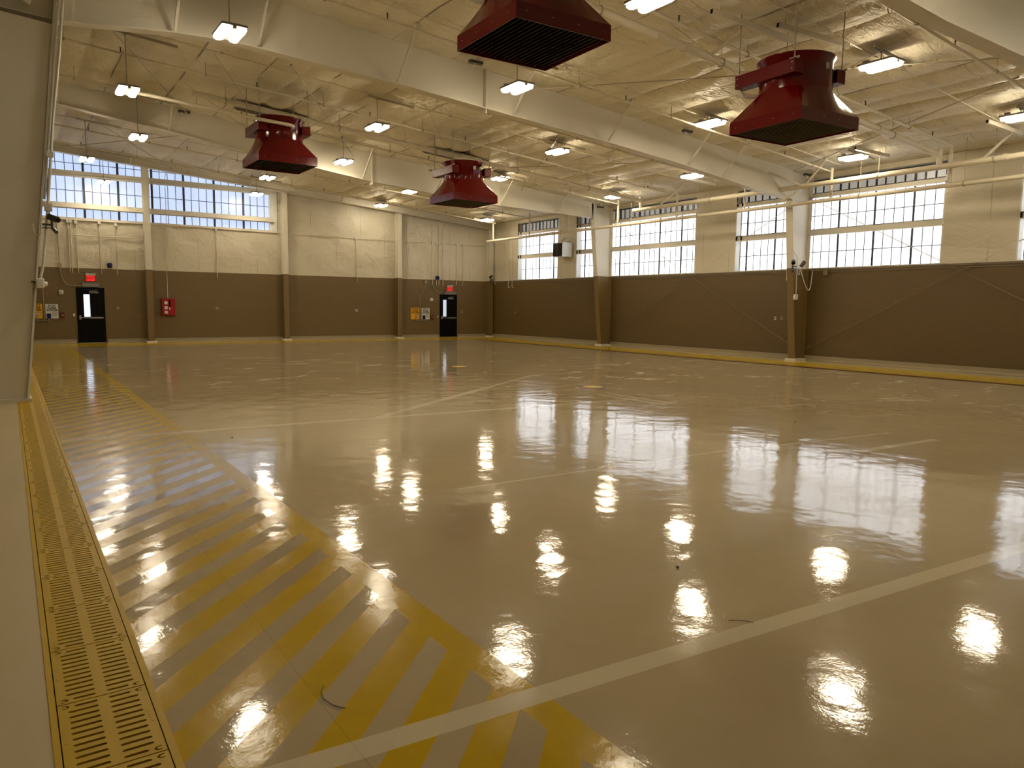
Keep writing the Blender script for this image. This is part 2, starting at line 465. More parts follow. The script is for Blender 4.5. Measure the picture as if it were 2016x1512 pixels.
# back wall: brown block below, blanket above, openings for doors and windows
DOORS = [(2.27, 3.25), (18.46, 19.47)]
m = MB()
xs = [XL] + [v for d in DOORS for v in d] + [XW + TH]
for a, b2 in ((XL, 2.27), (3.25, 18.46), (19.47, XW + TH)): m.box((a, YB, 0), (b2, YB + TH, ZB))
for a, b2 in DOORS: m.box((a, YB, 2.18), (b2, YB + TH, ZB))
wb = m.build('wall_back', 'block'); struct(wb, 'far end wall of brown painted block with white insulation above', 'wall')
WBX0, WBX1 = .25, 10.02
m = MB()
f = lambda a: zc(a) + .02
blanket_panel(m, 'x', XL, XW, ZB, lambda a: 4.83, YB, -1, seed=1.0)
blanket_panel(m, 'x', XL, WBX0, 4.83, f, YB, -1, seed=2.0)
blanket_panel(m, 'x', WBX1 + .02, XW, 4.83, f, YB, -1, seed=3.0)
m.box((XL, YB + .12, ZB), (XW + TH, YB + TH, 4.80)); m.box((XL, YB + .12, 4.8), (WBX0, YB + TH, 8.6)); m.box((WBX1 + .05, YB + .12, 4.8), (XW + TH, YB + TH, 7.2))
ub = m.build('insulation_blanket', 'back_blanket', wb, smooth=True, fixn=False); ub['label'] = 'white wrinkled insulation facing on the far wall'

# right wall
WR = [(27.85, 31.20), (19.42, 26.52), (10.46, 17.58), (1.4, 8.60)]
ZW0, ZW1 = 2.99, 5.80
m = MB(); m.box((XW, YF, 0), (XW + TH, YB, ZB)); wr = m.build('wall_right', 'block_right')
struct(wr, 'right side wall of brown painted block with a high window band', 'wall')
m = MB(); prev = YF
for a, b2 in sorted(WR):
    blanket_panel(m, 'y', prev, a, ZB, lambda q: 5.98, XW, -1, seed=4 + a); m.box((XW + .10, prev, ZB), (XW + TH, a, 6.1)); prev = b2
blanket_panel(m, 'y', prev, YB, ZB, lambda q: 5.98, XW, -1, seed=9.0); m.box((XW + .10, prev, ZB), (XW + TH, YB, 6.1))
for a, b2 in WR: m.box((XW + .01, a, ZW1), (XW + TH, b2, 6.15)); m.box((XW + .01, a, ZB), (XW + TH, b2, ZW0))
o = m.build('insulation_blanket', 'right_blanket', wr, smooth=True, fixn=False); o['label'] = 'white insulation facing between the side windows'
# unseen enclosing walls
struct(MB().box((XL - .2, YF - .2, 0), (XL, YB, 8.6)).build('wall_left', mat('plain_wall', (.30, .26, .18), .6)), 'plain wall on the open left side, outside the photo', 'wall')
struct(MB().box((XL, YF - .2, 0), (XW + TH, YF, 8.6)).build('wall_front', bpy.data.materials['plain_wall']), 'plain wall behind the photographer, outside the photo', 'wall')

# baseboards
m = MB()
for a, b2 in ((XL, 2.22), (3.30, 18.41), (19.52, XW - .02)):
    m.prism([(a, YB, 0), (a, YB - .10, 0), (a, YB - .10, .01), (a, YB - .03, .06), (a, YB - .022, .145), (a, YB, .15)], (b2 - a, 0, 0))
struct(m.build('baseboard_back', 'base'), 'low beige cove base along the far wall', 'baseboard')
m = MB(); m.prism([(XW, YF, 0), (XW - .10, YF, 0), (XW - .10, YF, .012), (XW - .035, YF, .06), (XW - .028, YF, .155), (XW, YF, .16)], (0, YB - YF - .1, 0))
struct(m.build('baseboard_right', 'base'), 'low beige cove base along the right wall', 'baseboard')
# ledges
m = MB(); m.box((XW - .045, YF, ZB - .04), (XW + .02, YB - .1, ZB + .015)); m.box((XW - .02, YF, ZB - .10), (XW, YB - .1, ZB - .04))
struct(m.build('trim_1', mat('ledge_paint', (.16, .12, .07), .5)), 'thin dark ledge on top of the brown block, right wall', 'trim')

# ------------------------------------------------------------------ WINDOWS
wn = [0]
def window_right(a, b2, mulls, label, name):
    loc = (XW, (a + b2) / 2, ZW0); w = thing(name, label, 'window', loc); w['kind'] = 'structure'
    XP = XW + .25
    m = MB(loc); m.box((XP, a, ZW0), (XP + .02, b2, 5.24)); p = m.build('pane', 'pane_r', w)
    m = MB(loc); m.box((XP, a, 5.24), (XP + .02, b2, ZW1)); p = m.build('shaded_pane', 'pane_shade', w); p['label'] = 'grey shaded strip of panel above the bright panes'
    for y_ in mulls:
        MB(loc).box((XP - .03, y_ - .026, ZW0), (XP, y_ + .026, ZW1)).build('mullion', 'mullion_r', w)
    m = MB(loc)
    ms = sorted([a] + mulls + [b2]); pitch = .2905
    if mulls:
        y_ = mulls[0]
        ys = []
        q = y_
        while q > a: ys.append(q); q -= pitch
        q = y_ + pitch
        while q < b2: ys.append(q); q += pitch
        for q in ys: m.box((XP - .012, q - .010, ZW0), (XP + .001, q + .010, ZW1))
    for zz in (3.51, 4.66): m.box((XP - .012, a, zz - .011), (XP + .001, b2, zz + .011))
    m.build('glazing_grid', mat('thin_grid', (.07, .075, .09), .5) if 'thin_grid' not in bpy.data.materials else bpy.data.materials['thin_grid'], w)
    m = MB(loc)   # dark ladder of bars in the shaded strip
    q = a + .12
    while q < b2: m.box((XP - .03, q - .012, 5.30), (XP - .005, q + .012, ZW1)); q += pitch
    m.box((XP - .03, a, ZW1 - .04), (XP - .005, b2, ZW1))
    m.build('shade_bars', 'mullion', w)
    m = MB(loc); m.box((XW + .0, a, ZW0), (XP, a + .035, 5.4)); m.box((XW, b2 - .035, ZW0), (XP, b2, 5.4)); m.box((XW - .01, a, ZW0 - .03), (XP, b2, ZW0))
    m.build('jamb', 'jamb', w)
    for z0_, z1_ in ((4.02, 4.22), (5.20, 5.36)):
        m = MB(loc); m.box((XW + .02, a, z0_ + .03), (XW + .10, b2, z1_)); m.box((XW - .06, a, z0_), (XW + .10, b2, z0_ + .028)); m.box((XW + .02, a, z1_ - .02), (XW + .2, b2, z1_))
        m.build('girt', 'white_paint', w)
        m = MB(loc)
        for y_ in (b2 - .05, b2 - .26): m.box((XW - .02, y_ - .02, z0_ + .03), (XW + .015, y_ + .02, z1_ - .02))
        m.build('girt_clip', 'black', w)
mul0 = 20.35
grid = [mul0 + 1.163 * i for i in range(-20, 12)]
labels = ['bright side window nearest the far corner', 'bright side window split by the second steel column', 'bright side window behind the big tapered column', 'bright side window cut by the right edge of the photo']
for i, (a, b2) in enumerate(WR):
    window_right(a, b2, [g for g in grid if a + .1 < g < b2 - .1] if i < 2 else [g - .145 + .0 for g in [11.575 + 1.163 * k for k in range(-12, 8)] if a + .1 < g - .145 < b2 - .1], labels[i], 'window_%d' % (i + 1))

def window_back(a, b2, mulls, label, name):
    loc = (a, YB, 4.88); w = thing(name, label, 'window', loc); w['kind'] = 'structure'; YP = YB + .2
    topf = lambda x: zc(x) - .22
    m = MB(loc); m.prism([(a, YP, 4.88), (b2, YP, 4.88), (b2, YP, topf(b2)), (a, YP, topf(a))], (0, .02, 0)); m.build('pane', 'pane_b', w)
    for x_ in mulls: MB(loc).box((x_ - .04, YP - .05, 4.88), (x_ + .04, YP, topf(x_) + .03)).build('mullion', 'mullion', w)
    m = MB(loc); q = mulls[-1]
    qs = []
    while q > a: qs.append(q); q -= .3025
    q = mulls[-1] + .3025
    while q < b2: qs.append(q); q += .3025
    for q in qs: m.box((q - .011, YP - .015, 4.88), (q + .011, YP + .001, topf(q) + .03))
    for zz in (5.93, 6.97):
        if zz < topf(a) - .05:
            xe = b2 if topf(b2) > zz else 21.37 - (zz + .22 - 5.97) / .083
            m.box((a, YP - .015, zz - .011), (xe, YP + .001, zz + .011))
    m.build('glazing_grid', 'mullion', w)
    for z0_, z1_ in ((5.21, 5.44), (6.42, 6.66)):
        m = MB(loc); m.box((a, YB - .02, z0_ + .06), (b2 + .15, YB + .06, z1_)); m.box((a, YB - .12, z0_ + .03), (b2 + .15, YB + .06, z0_ + .065)); m.box((a, YB - .02, z0_), (b2 + .12, YB + .0, z0_ + .035))
        m.build('girt', 'white_paint', w)
    m = MB(loc); m.box((a, YB - .05, 4.78), (b2 + .22, YP, 4.88)); m.build('sill', 'white_paint', w)
    if b2 > 8:
        m = MB(loc); m.box((b2, YB + .02, 4.88), (b2 + .12, YP, topf(b2) + .1)); m.box((b2 + .11, YB - .04, 4.80), (b2 + .3, YB + .12, topf(b2) + .12)); m.build('jamb', 'jamb', w)
window_back(WBX0, 4.80, [.30, 1.51, 2.72, 3.92], 'blue-lit far window beside the white column on the left', 'window_5')
window_back(4.93, 9.88, [5.15, 6.36, 7.57, 8.78], 'blue-lit far window left of the plain white wall panels', 'window_6')

# ------------------------------------------------------------------ STEEL FRAMES
def hcol_back(x, label, w=.24):
    loc = (x, YB - .15, 0); t = thing('steel_column', label, 'column', loc, 'wind columns on the far wall')
    zt = zc(x) - .05
    m = MB(loc); m.box((x - w / 2, YB - .34, .06), (x + w / 2, YB - .325, zt)); m.box((x - .008, YB - .33, .06), (x + .008, YB - .05, zt)); m.box((x - w / 2, YB - .06, .06), (x + w / 2, YB - .045, zt))
    m.build('shaft', 'column', t)
    MB(loc).box((x - .19, YB - .40, 0), (x + .19, YB - .02, .06)).build('base_plate', 'white_paint', t)
    return t
hcol_back(4.86, 'slim two-tone column between the two far windows')
hcol_back(10.44, 'slim two-tone column right of the far windows')
hcol_back(16.05, 'slim two-tone column left of the far right door')
hcol_back(21.38, 'slim two-tone column in the far right corner', .28)

def side_column(y, label, xb=21.05, xt=20.50, ztop=5.1, depth_top=None):
    loc = (xb, y, 0); t = thing('steel_column', label, 'column', loc, 'tapered columns on the right wall')
    xi = lambda z: xb + (xt - xb) * (z / ztop); zt = zc(20.5) - .08; xo = XW - .04
    m = MB(loc)
    m.prism([(xi(.06), y - .125, .06), (xi(.06) + .02, y - .125, .06), (xi(ztop) + .02, y - .125, ztop), (xi(ztop), y - .125, ztop)], (0, .25, 0))
    m.build('inner_flange', 'column', t)
    m = MB(loc); m.prism([(xi(.06) + .01, y - .006, .06), (xo, y - .006, .06), (xo, y - .006, zt - .06), (xi(zt) + .01, y - .006, zt)], (0, .012, 0)); m.build('web', 'column', t)
    m = MB(loc); m.box((xo - .02, y - .125, .06), (xo, y + .125, zt - .1)); m.build('outer_flange', 'column', t)
    MB(loc).box((xi(.0) - .08, y - .2, 0), (XW - .03, y + .2, .06)).build('base_plate', 'white_paint', t)
    # knee stiffener
    m = MB(loc); m.box((xi(5.1) + .02, y - .12, 5.08), (xo - .02, y + .12, 5.10)); m.build('stiffener', 'white_paint', t)
side_column(14.66, 'big tapered column, brown below white, nearest on the right wall')
side_column(24.15, 'smaller looking tapered column further back on the right wall', ztop=5.36)

def interp(pts, x):
    for (a, za), (b2, zb) in zip(pts, pts[1:]):
        if a <= x <= b2: return za + (zb - za) * (x - a) / (b2 - a)
    return pts[0][1] if x < pts[0][0] else pts[-1][1]
def rafter(y, pts, label, braces, stiff, xw0, bothsides=True):
    loc = (pts[0][0], y, pts[0][1]); t = thing('roof_rafter', label, 'roof beam', loc, 'white roof beams')
    n = len(pts); top = [(x, zc(x) - .03) for x, z in pts]
    m = MB(loc); m.prism([(x, y - .006, z) for x, z in pts] + [(x, y - .006, z) for x, z in reversed(top)], (0, .012, 0)); m.build('web', 'white_paint', t)
    m = MB(loc)
    for (a, za), (b2, zb) in zip(pts, pts[1:]):
        m.prism([(a, y - .125, za), (b2, y - .125, zb), (b2, y - .125, zb - .018), (a, y - .125, za - .018)], (0, .25, 0))
    m.build('bottom_flange', 'white_paint', t)
    for x in stiff:
        m = MB(loc); zb = interp(pts, x); m.box((x - .012, y - .13, zb - .12), (x + .012, y + .13, zc(x) - .04)); m.build('splice_plate', 'white_paint', t)
    for x in braces:
        zb = interp(pts, x)
        for s in ((-1, 1) if bothsides else (-1,)):
            d = min(1.0, zc(x) - zb - .05)
            m = MB(loc); m.bar((x, y + s * .10, zb + .02), (x, y + s * (.10 + d), zc(x) - .06), .055, .012, up=(1, 0, 0)); m.bar((x + .02, y + s * .10, zb + .02), (x + .02, y + s * (.10 + d), zc(x) - .06), .012, .05, up=(1, 0, 0))
            m.bar((x, y + s * (.06 + d), zc(x) - .05), (x, y + s * (.16 + d), zc(x) - .05), .07, .11)
            m.build('flange_brace', 'white_paint', t)
    return t
R1 = [(XL, 6.28), (-.5, 6.28), (.86, 6.20), (2.67, 6.38), (3.6, 6.43), (7.2, 6.24), (9.16, 6.09), (12.95, 5.82), (15.2, 5.63), (18.5, 5.25), (20.52, 5.10)]
R2 = [(XL, 7.2), (-1, 7.15), (1.32, 7.0), (2.5, 6.84), (4.2, 6.64), (5.9, 6.40), (10.35, 5.87), (15.07, 5.50), (18.7, 5.42), (20.55, 5.38)]
R0 = [(XL, 6.2), (2, 5.9), (6, 5.5), (10, 5.32), (12.6, 5.32), (20.4, 5.25)]
R3 = [(XL, 8.0), (.3, 7.38), (5, 6.99), (10, 6.58), (16, 6.10), (XW - .3, 5.66)]
br = [-1.8, 1.12, 2.67, 4.10, 6.96, 9.88, 12.82, 15.75, 17.2]
rafter(14.65, R1, 'largest white roof beam crossing the whole picture', br, [9.14], 0)
rafter(24.15, R2, 'white roof beam further back, behind the two far red units', [1.4, 4.16, 7.0, 10.2, 13.0, 15.8, 18.6], [10.55], 0)
rafter(5.1, R0, 'white roof beam overhead in the top right corner', [14.3, 17.2], [], 0, True)
rafter(YB - .42, R3, 'slim white roof beam along the far wall top', [4.3, 6.4, 8.9, 13.0], [], 0, False)
# plate with holes hanging on the near beam
t = thing('connection_plate', 'grey plate with two bolt rings at the end of the near roof beam', 'steel plate', (10.0, 5.35, 5.55))
m = MB(t.location); m.box((9.72, 5.30, 5.45), (10.06, 5.32, 5.85)); m.build('plate', 'grey', t)
for dx in (-.07, .09):
    m = MB(t.location); m.lathe((9.88 + dx, 5.30, 5.63), [(.045, -.012), (.045, 0), (.03, 0), (.03, -.012)], 16, 'y'); m.build('bolt_ring', 'rod', t)

# left column: cladded face + flange + conduits
LC = (-.4, 14.65, 0); lc = thing('steel_column', 'wide white tapered column cut by the left edge of the photo', 'column', LC)
xe = lambda z: .22 + (.86 - .22) * z / 6.15
m = MB(LC); m.prism([(-1.6, 14.50, .05), (xe(.05) - .02, 14.50, .05), (xe(6.1) - .02, 14.50, 6.1), (-1.6, 14.50, 6.3)], (0, .3, 0)); m.build('web', 'white_paint', lc)
m = MB(LC); m.prism([(xe(.03) - .02, 14.46, .03), (xe(.03) + .012, 14.46, .03), (xe(6.9) + .012, 14.46, 6.9), (xe(6.9) - .02, 14.46, 6.9)], (0, .38, 0)); m.build('inner_flange', 'jamb', lc)
m = MB(LC); m.box((-1.7, 14.42, 0), (.27, 14.88, .05)); m.build('base_plate', 'white_paint', lc)
m = MB(LC)
for dx in (-.42, -.34): m.prism([(dx, 14.47, .05), (dx + .05, 14.47, .05), (dx + .035, 14.47, .09), (dx + .015, 14.47, .09)], (0, .03, 0))
m.build('anchor_bolt', 'white_paint', lc)
m = MB(LC); m.bar((-.9, 14.35, 6.95), (.55, 14.45, 6.35), .10, .10); m.build('knee_brace', 'white_paint', lc)

def conduit(label, pts, r=.014, boxes=(), cat='conduit', group=None, mname='pipe', bmat='white_plastic', name='electrical_conduit'):
    loc = pts[0]; t = thing(name, label, cat, loc, group)
    MB(loc).tube(pts, r, 8).build('tube', mname, t, smooth=True)
    for (c, s) in boxes:
        MB(loc).box((c[0] - s[0], c[1] - s[1], c[2] - s[2]), (c[0] + s[0], c[1] + s[1], c[2] + s[2])).build('junction_box', bmat, t)
    return t
yc = 14.40
xz = lambda z, d: (xe(z) + d, yc, z)
conduit('white conduit with fittings running up the left column edge', [xz(7.0, .10), xz(5.6, .10), xz(4.6, .075), xz(3.2, .085), xz(2.25, .075), (.48, yc, 2.02)], .021,
        [((xe(3.15) + .09, yc, 3.17), (.055, .05, .06)), ((xe(4.05) + .06, yc, 4.02), (.05, .05, .04))], 'conduit', None, 'jamb')
conduit('thin white conduit close to the left column edge, upper half', [(xe(7.2) + .04, yc + .04, 7.2), (xe(5.0) + .035, yc + .04, 5.0), (xe(3.3) + .03, yc + .04, 3.3)], .018, [], 'conduit', None, 'jamb')
t = thing('junction_box', 'white round-nosed box at the foot of the left column conduit', 'junction box', (.53, yc, 1.95))
m = MB(t.location); m.box((.41, yc - .07, 1.86), (.53, yc + .07, 2.02)); m.build('housing', 'jamb', t, bevel=.02)
m = MB(t.location); m.lathe((.53, yc, 1.93), [(.04, 0), (.04, .03), (.028, .045)], 14, 'x'); m.build('plug', 'jamb', t, smooth=True)
m = MB(t.location); m.tube([(.41, yc, 1.95), (.38, yc + .03, 1.96), (.36, yc + .08, 1.97)], .011, 8); m.build('cable_gland', 'rubber', t)

def flame_detector(loc, label, sx=1, s=1.0, two=True, mname='detector'):
    t = thing('flame_detector', label, 'detector', loc, 'flame detectors on the columns'); x, y, z = loc
    m = MB(loc)
    m.bar((x - .10 * s * sx, y, z - .10 * s), (x + .16 * s * sx, y, z - .10 * s), .05 * s, .05 * s)
    m.bar((x - .10 * s * sx, y, z - .19 * s), (x + .1 * s * sx, y, z - .19 * s), .025 * s, .025 * s)
    m.tube([(x + .13 * s * sx, y, z - .22 * s), (x + .13 * s * sx, y, z + .02 * s)], .03 * s, 8)
    m.build('mounting_arm', mname, t)
    m = MB(loc); a = Vector((x + .06 * s * sx, y + .02, z + .12 * s)); b2 = Vector((x + .27 * s * sx, y - .12 * s, z + .03 * s))
    m.tube([a, a + (b2 - a) * .15, b2], .085 * s, 16); m.build('head', mname, t, smooth=True)
    m = MB(loc); m.tube([b2, b2 + (b2 - a).normalized() * .02], .062 * s, 16); m.build('lens', 'black', t, smooth=True)
    if two:
        m = MB(loc); a = Vector((x + .16 * s * sx, y + .05, z - .20 * s)); b2 = Vector((x + .22 * s * sx, y - .08 * s, z - .30 * s)); m.tube([a, b2], .05 * s, 14); m.build('lower_head', mname, t, smooth=True)
    m = MB(loc); n = 18
    m.tube([(x - .12 * s * sx, y - .02, z - .1 * s)] + [(x - .12 * s * sx - .10 * s * sx * (1 - math.cos(PI * i / n)), y - .02 - .03 * math.sin(PI * i / n), z - .1 * s - .34 * s * math.sin(PI * i / n)) for i in range(1, n)] + [(x - .30 * s * sx, y + .02, z - .1 * s)], .012 * s, 8); m.build('cable', 'white_plastic', t, smooth=True)
    return t
flame_detector((.60, 14.36, 2.95), 'dark two-eyed flame detector bracketed to the left column', 1, .60)

# right big column fittings
t = flame_detector((20.74, 14.50, 3.08), 'dark flame detector pair clamped round the big right column', -1, .75)
m = MB(t.location); m.tube([(20.86, 14.36, 3.0), (20.95, 14.3, 3.16)], .06, 14); m.build('second_head', 'detector', t, smooth=True)
m = MB(t.location); m.tube([(20.85, 14.42, 2.98)] + [(20.85 + .62 * i / 16, 14.35 - .1 * math.sin(PI * i / 16), 2.88 - .62 * math.sin(PI * i / 16) - .0 * i) for i in range(17)], .012, 8); m.build('loop_cable', 'white_plastic', t, smooth=True)
t = thing('junction_box', 'small white box strapped to the big right column', 'junction box', (20.86, 14.50, 2.05))
m = MB(t.location); m.box((20.78, 14.46, 1.96), (20.95, 14.535, 2.13)); m.build('housing', 'white_plastic', t, bevel=.012)
m = MB(t.location); m.box((20.76, 14.52, 2.09), (20.97, 14.54, 2.115)); m.build('strap', 'rubber', t)
conduit('thin conduit dropping to the white box on the big right column', [(20.45, 14.50, 5.0), (20.62, 14.50, 3.5), (20.85, 14.5, 3.3), (20.88, 14.50, 2.14)], .011)
flame_detector((21.40, YB - .46, 3.12), 'small dark flame detector on the far corner column', -1, .8)

# ------------------------------------------------------------------ PIPES
def rods(m, pts, r=.007):
    for (x, y, z) in pts: m.tube([(x, y, z), (x, y, zc(x) - .02)], r, 6)
def ring(m, c, r, axis): m.lathe(c, [(r, -.02), (r + .014, -.02), (r + .014, .02), (r, .02)], 14, axis)
def pipe_run(name, label, pts, r, hang, axis, drops=(), group=None, couple=(), heads=(), brace=(), mname='pipe'):
    loc = pts[0]; t = thing(name, label, 'pipe', loc, group)
    MB(loc).tube(pts, r, 14).build('pipe', mname, t, smooth=True)
    if hang:
        for c in hang:
            m = MB(loc); rods(m, [c]); hr = m.build('hanger_rod', 'rod', t)
            m = MB(loc); ring(m, c, r, axis); m.build('clevis', 'rod', hr)
    if couple:
        for c in couple:
            m = MB(loc); m.lathe(c, [(r, -.05), (r + .018, -.05), (r + .018, .05), (r, .05)], 14, axis); m.build('coupling', mname, t, smooth=True)
    for d in drops:
        rr = d[-1]; MB(loc).tube(d[:-1], rr, 12).build('drop_pipe', mname, t, smooth=True)
    if heads:
        for (x, y, z) in heads:
            m = MB(loc); m.lathe((x, y, z), [(.012, 0), (.012, .05), (.02, .055), (.008, .09), (.022, .10), (.022, .105)], 8); m.build('sprinkler_head', 'detector', t)
    for (p, q) in brace:
        m = MB(loc); m.bar(p, q, .045, .045); m.build('sway_brace', mname, t)
    return t
AX, AZ = 20.3, 4.89; BX, BZ = 20.0, 5.34
pipe_run('sprinkler_main', 'lower long cream pipe crossing in front of the right windows', [(AX - .02, 32.05, AZ), (AX, 31.95, AZ), (AX, -2.0, AZ)], .058,
         [(AX, y, AZ) for y in (26.0, 21.6, 18.2, 12.2, 9.4, 6.3)], 'y', drops=[[(AX, 31.5, AZ), (AX, 31.5, zc(AX) - .12), .045], [(AX, 28.4, AZ), (AX, 28.4, zc(AX) - .1), .032], [(AX, 25.6, AZ), (AX, 25.6, zc(AX) - .3), .028], [(AX, 22.35, AZ), (AX, 22.35, zc(AX) - .18), .045], [(AX, 19.2, AZ), (AX, 19.2, zc(AX) - .25), .04], [(AX, 16.2, AZ), (AX, 16.2, zc(AX) - .25), .03], [(AX, 13.1, AZ), (AX, 13.1, zc(AX) - .25), .045], [(AX, 9.75, AZ), (AX, 9.75, zc(AX) - .22), .04]],
         couple=[(AX, y, AZ) for y in (20.0, 14.5, 26.6)])
pipe_run('foam_main', 'upper thick cream pipe running along the right wall', [(BX, 21.15, BZ), (BX, -2.0, BZ)], .076, [(BX, y, BZ) for y in (17.4, 11.5, 8.6, 7.2)], 'y',
         drops=[[(BX, 20.75, BZ), (BX, 20.75, zc(BX) - .28), .07], [(BX, 9.9, BZ), (BX, 9.9, zc(BX) - .28), .07]],
         couple=[(BX, y, BZ) for y in (15.2, 8.35)], brace=[((BX, 19.9, BZ), (BX + .1, 18.7, zc(BX) - .1)), ((BX, 13.8, BZ), (BX - .3, 12.9, zc(BX) - .1)), ((BX, 13.8, BZ), (BX - .6, 14.7, zc(BX) - .25)), ((BX, 8.9, BZ), (BX, 8.2, zc(BX) - .12)), ((BX, 13.8, BZ), (BX - .1, 14.5, 4.95))])
def sp(x, d=.33): return zc(x) - d
def branch(name, label, y, xa, xb, r, d, hang_dx, heads=True, group='branch pipes under the roof', couple=(), extra=(), brace=()):
    xs = [xa + .8 + hang_dx * i for i in range(int((xb - xa - .8) / hang_dx) + 1)]
    pipe_run(name, label, [(xa, y, sp(xa, d)), (xb, y, sp(xb, d))], r, [(x, y, sp(x, d)) for x in xs], 'x', group=group,
             heads=[(xa + 1.9 + 3.0 * i, y, sp(xa + 1.9 + 3.0 * i, d) + r) for i in range(int((xb - xa - 2) / 3.0) + 1)] if heads else (), couple=[(x, y, sp(x, d)) for x in couple], drops=extra, brace=brace)
branch('foam_branch_pipe', 'thick cream pipe feeding the two nearest red units', 9.95, 4.6, BX, .078, .42, 3.1, False, None, (9.9, 10.6, 17.2), brace=[((11.3, 9.95, sp(11.3, .36)), (11.2, 8.95, zc(11.2) - .1)), ((17.0, 9.95, sp(17, .36)), (17.5, 9.1, zc(17.5) - .1))])
branch('foam_branch_pipe', 'thick cream pipe feeding the two far red units', 20.75, 4.2, BX, .074, .42, 3.1, False, None, (10.6, 11.1, 16.4), brace=[((10.2, 20.75, sp(10.2, .36)), (9.6, 19.8, zc(9.6) - .1)), ((16.2, 20.75, sp(16.2, .36)), (16.6, 19.9, zc(16.6) - .1))])
branch('sprinkler_pipe', 'thinner pipe running alongside the near thick roof pipe', 9.66, 5.2, 20.1, .036, .24, 3.0, True)
for y, lab, xa in ((6.75, 'sprinkler pipe under the roof beside the top right beam', 6.0), (13.15, 'sprinkler pipe just in front of the largest roof beam', 1.2), (16.4, 'sprinkler pipe just behind the largest roof beam', .9), (19.25, 'sprinkler pipe passing in front of the two far red units', .5),
                   (22.3, 'sprinkler pipe just in front of the second roof beam', .9), (25.6, 'sprinkler pipe just behind the second roof beam', .9), (28.4, 'sprinkler pipe in the last bay crossing before the far windows', .6), (31.3, 'last sprinkler pipe close to the far wall', .6)):
    branch('sprinkler_pipe', lab, y, xa, AX, .026, .34, 2.9, True)

# conduits for light rows
for y, lab in ((8.2, 'thin conduit feeding the nearest row of lights'), (13.0, 'thin conduit feeding the light row before the largest beam'), (18.05, 'thin conduit feeding the light row behind the largest beam'), (22.9, 'thin conduit feeding the light row before the second beam'), (27.9, 'thin conduit feeding the second last light row'), (32.3, 'thin conduit feeding the last light row by the far wall')):
    conduit(lab, [(1.6, y, zc(1.6) - .13), (10, y, zc(10) - .13), (20.6, y, zc(20.6) - .13)], .012, [((x, y, zc(x) - .13), (.035, .035, .03)) for x in (4.3, 10.2, 16.0)], 'conduit', 'light row conduits')

# strut channels (pale bars at the roof edge)
def strut(p, q, label):
    loc = p; t = thing('strut_channel', label, 'strut', loc, 'strut channels under the roof')
    m = MB(loc); m.bar(p, q, .07, .09); m.build('channel', 'white_paint', t)
    m = MB(loc); d = (Vector(p) - Vector(q)).normalized(); m.bar(Vector(p) + d * .004, Vector(p) + d * .01, .05, .07); m.build('open_end', 'black', t)
    m = MB(loc); 
    for f_ in (.1, .9):
        c = Vector(p).lerp(Vector(q), f_); m.tube([c, (c.x, c.y, zc(c.x) - .01)], .006, 6)
    m.build('hanger_rod', 'rod', t)
for p, q, l in (((19.1, 19.5, 5.93), (20.6, 19.35, 5.80), 'pale strut bar left of the ceiling light above the second side window'), ((18.8, 17.55, 5.97), (20.2, 17.4, 5.86), 'pale strut bar beside the ceiling light in front of the largest beam end'),
                ((18.9, 11.55, 5.95), (20.1, 11.3, 5.84), 'pale strut bar beside the light above the big side window'), ((18.7, 8.25, 5.97), (20.1, 8.1, 5.86), 'pale strut bar at the right edge holding pipe rods'),
                ((11.4, 8.55, 6.60), (13.0, 8.2, 6.47), 'pale strut bar above the near right red unit'), ((10.2, 9.0, 6.70), (12.2, 8.75, 6.54), 'pale strut bar left behind the near right red unit rods'), ((19.2, 31.6, 5.9), (20.4, 31.55, 5.82), 'pale strut bar by the far corner light')):
    strut(p, q, l)

# ------------------------------------------------------------------ CEILING LIGHTS
def make_light():
    t = thing('ceiling_light', 'x', 'ceiling light', (0, 0, 0))
    m = MB(); m.box((-.21, -.355, .055), (.21, .355, .10)); m.box((-.035, -.34, .02), (.035, .34, .06)); b_ = m.build('housing', 'grey', t, bevel=.012)
    for s in (-1, 1):
        m = MB(); cx = s * .126; W_, L_ = .074, .33
        pl = lambda ins, z: [(cx + sx * (W_ - ins), sy * (L_ - ins * 1.2), z) for sx, sy in ((-1, -1), (1, -1), (1, 1), (-1, 1))]
        def oct_(ins, z):
            a, b_ = W_ - ins, L_ - ins * 1.3; c = .03
            return [(cx - a + c, -b_, z), (cx + a - c, -b_, z), (cx + a, -b_ + c, z), (cx + a, b_ - c, z), (cx + a - c, b_, z), (cx - a + c, b_, z), (cx - a, b_ - c, z), (cx - a, -b_ + c, z)]
        R_ = [oct_(0, .055), oct_(0, .02), oct_(.012, -.005), oct_(.035, -.018)]
        vs = [v for r in R_ for v in r]; fs = [(i * 8 + j, i * 8 + (j + 1) % 8, (i + 1) * 8 + (j + 1) % 8, (i + 1) * 8 + j) for i in range(3) for j in range(8)] + [tuple(range(24, 32)), tuple(range(8))]
        m.add(vs, fs); m.build('lens', 'lens', t, smooth=True)
    m = MB(); m.lathe((0, 0, .10), [(.05, 0), (.05, .03), (.02, .04)], 12); m.box((-.16, .16, .10), (-.10, .26, .15)); m.build('driver_box', 'grey', t)
    return t
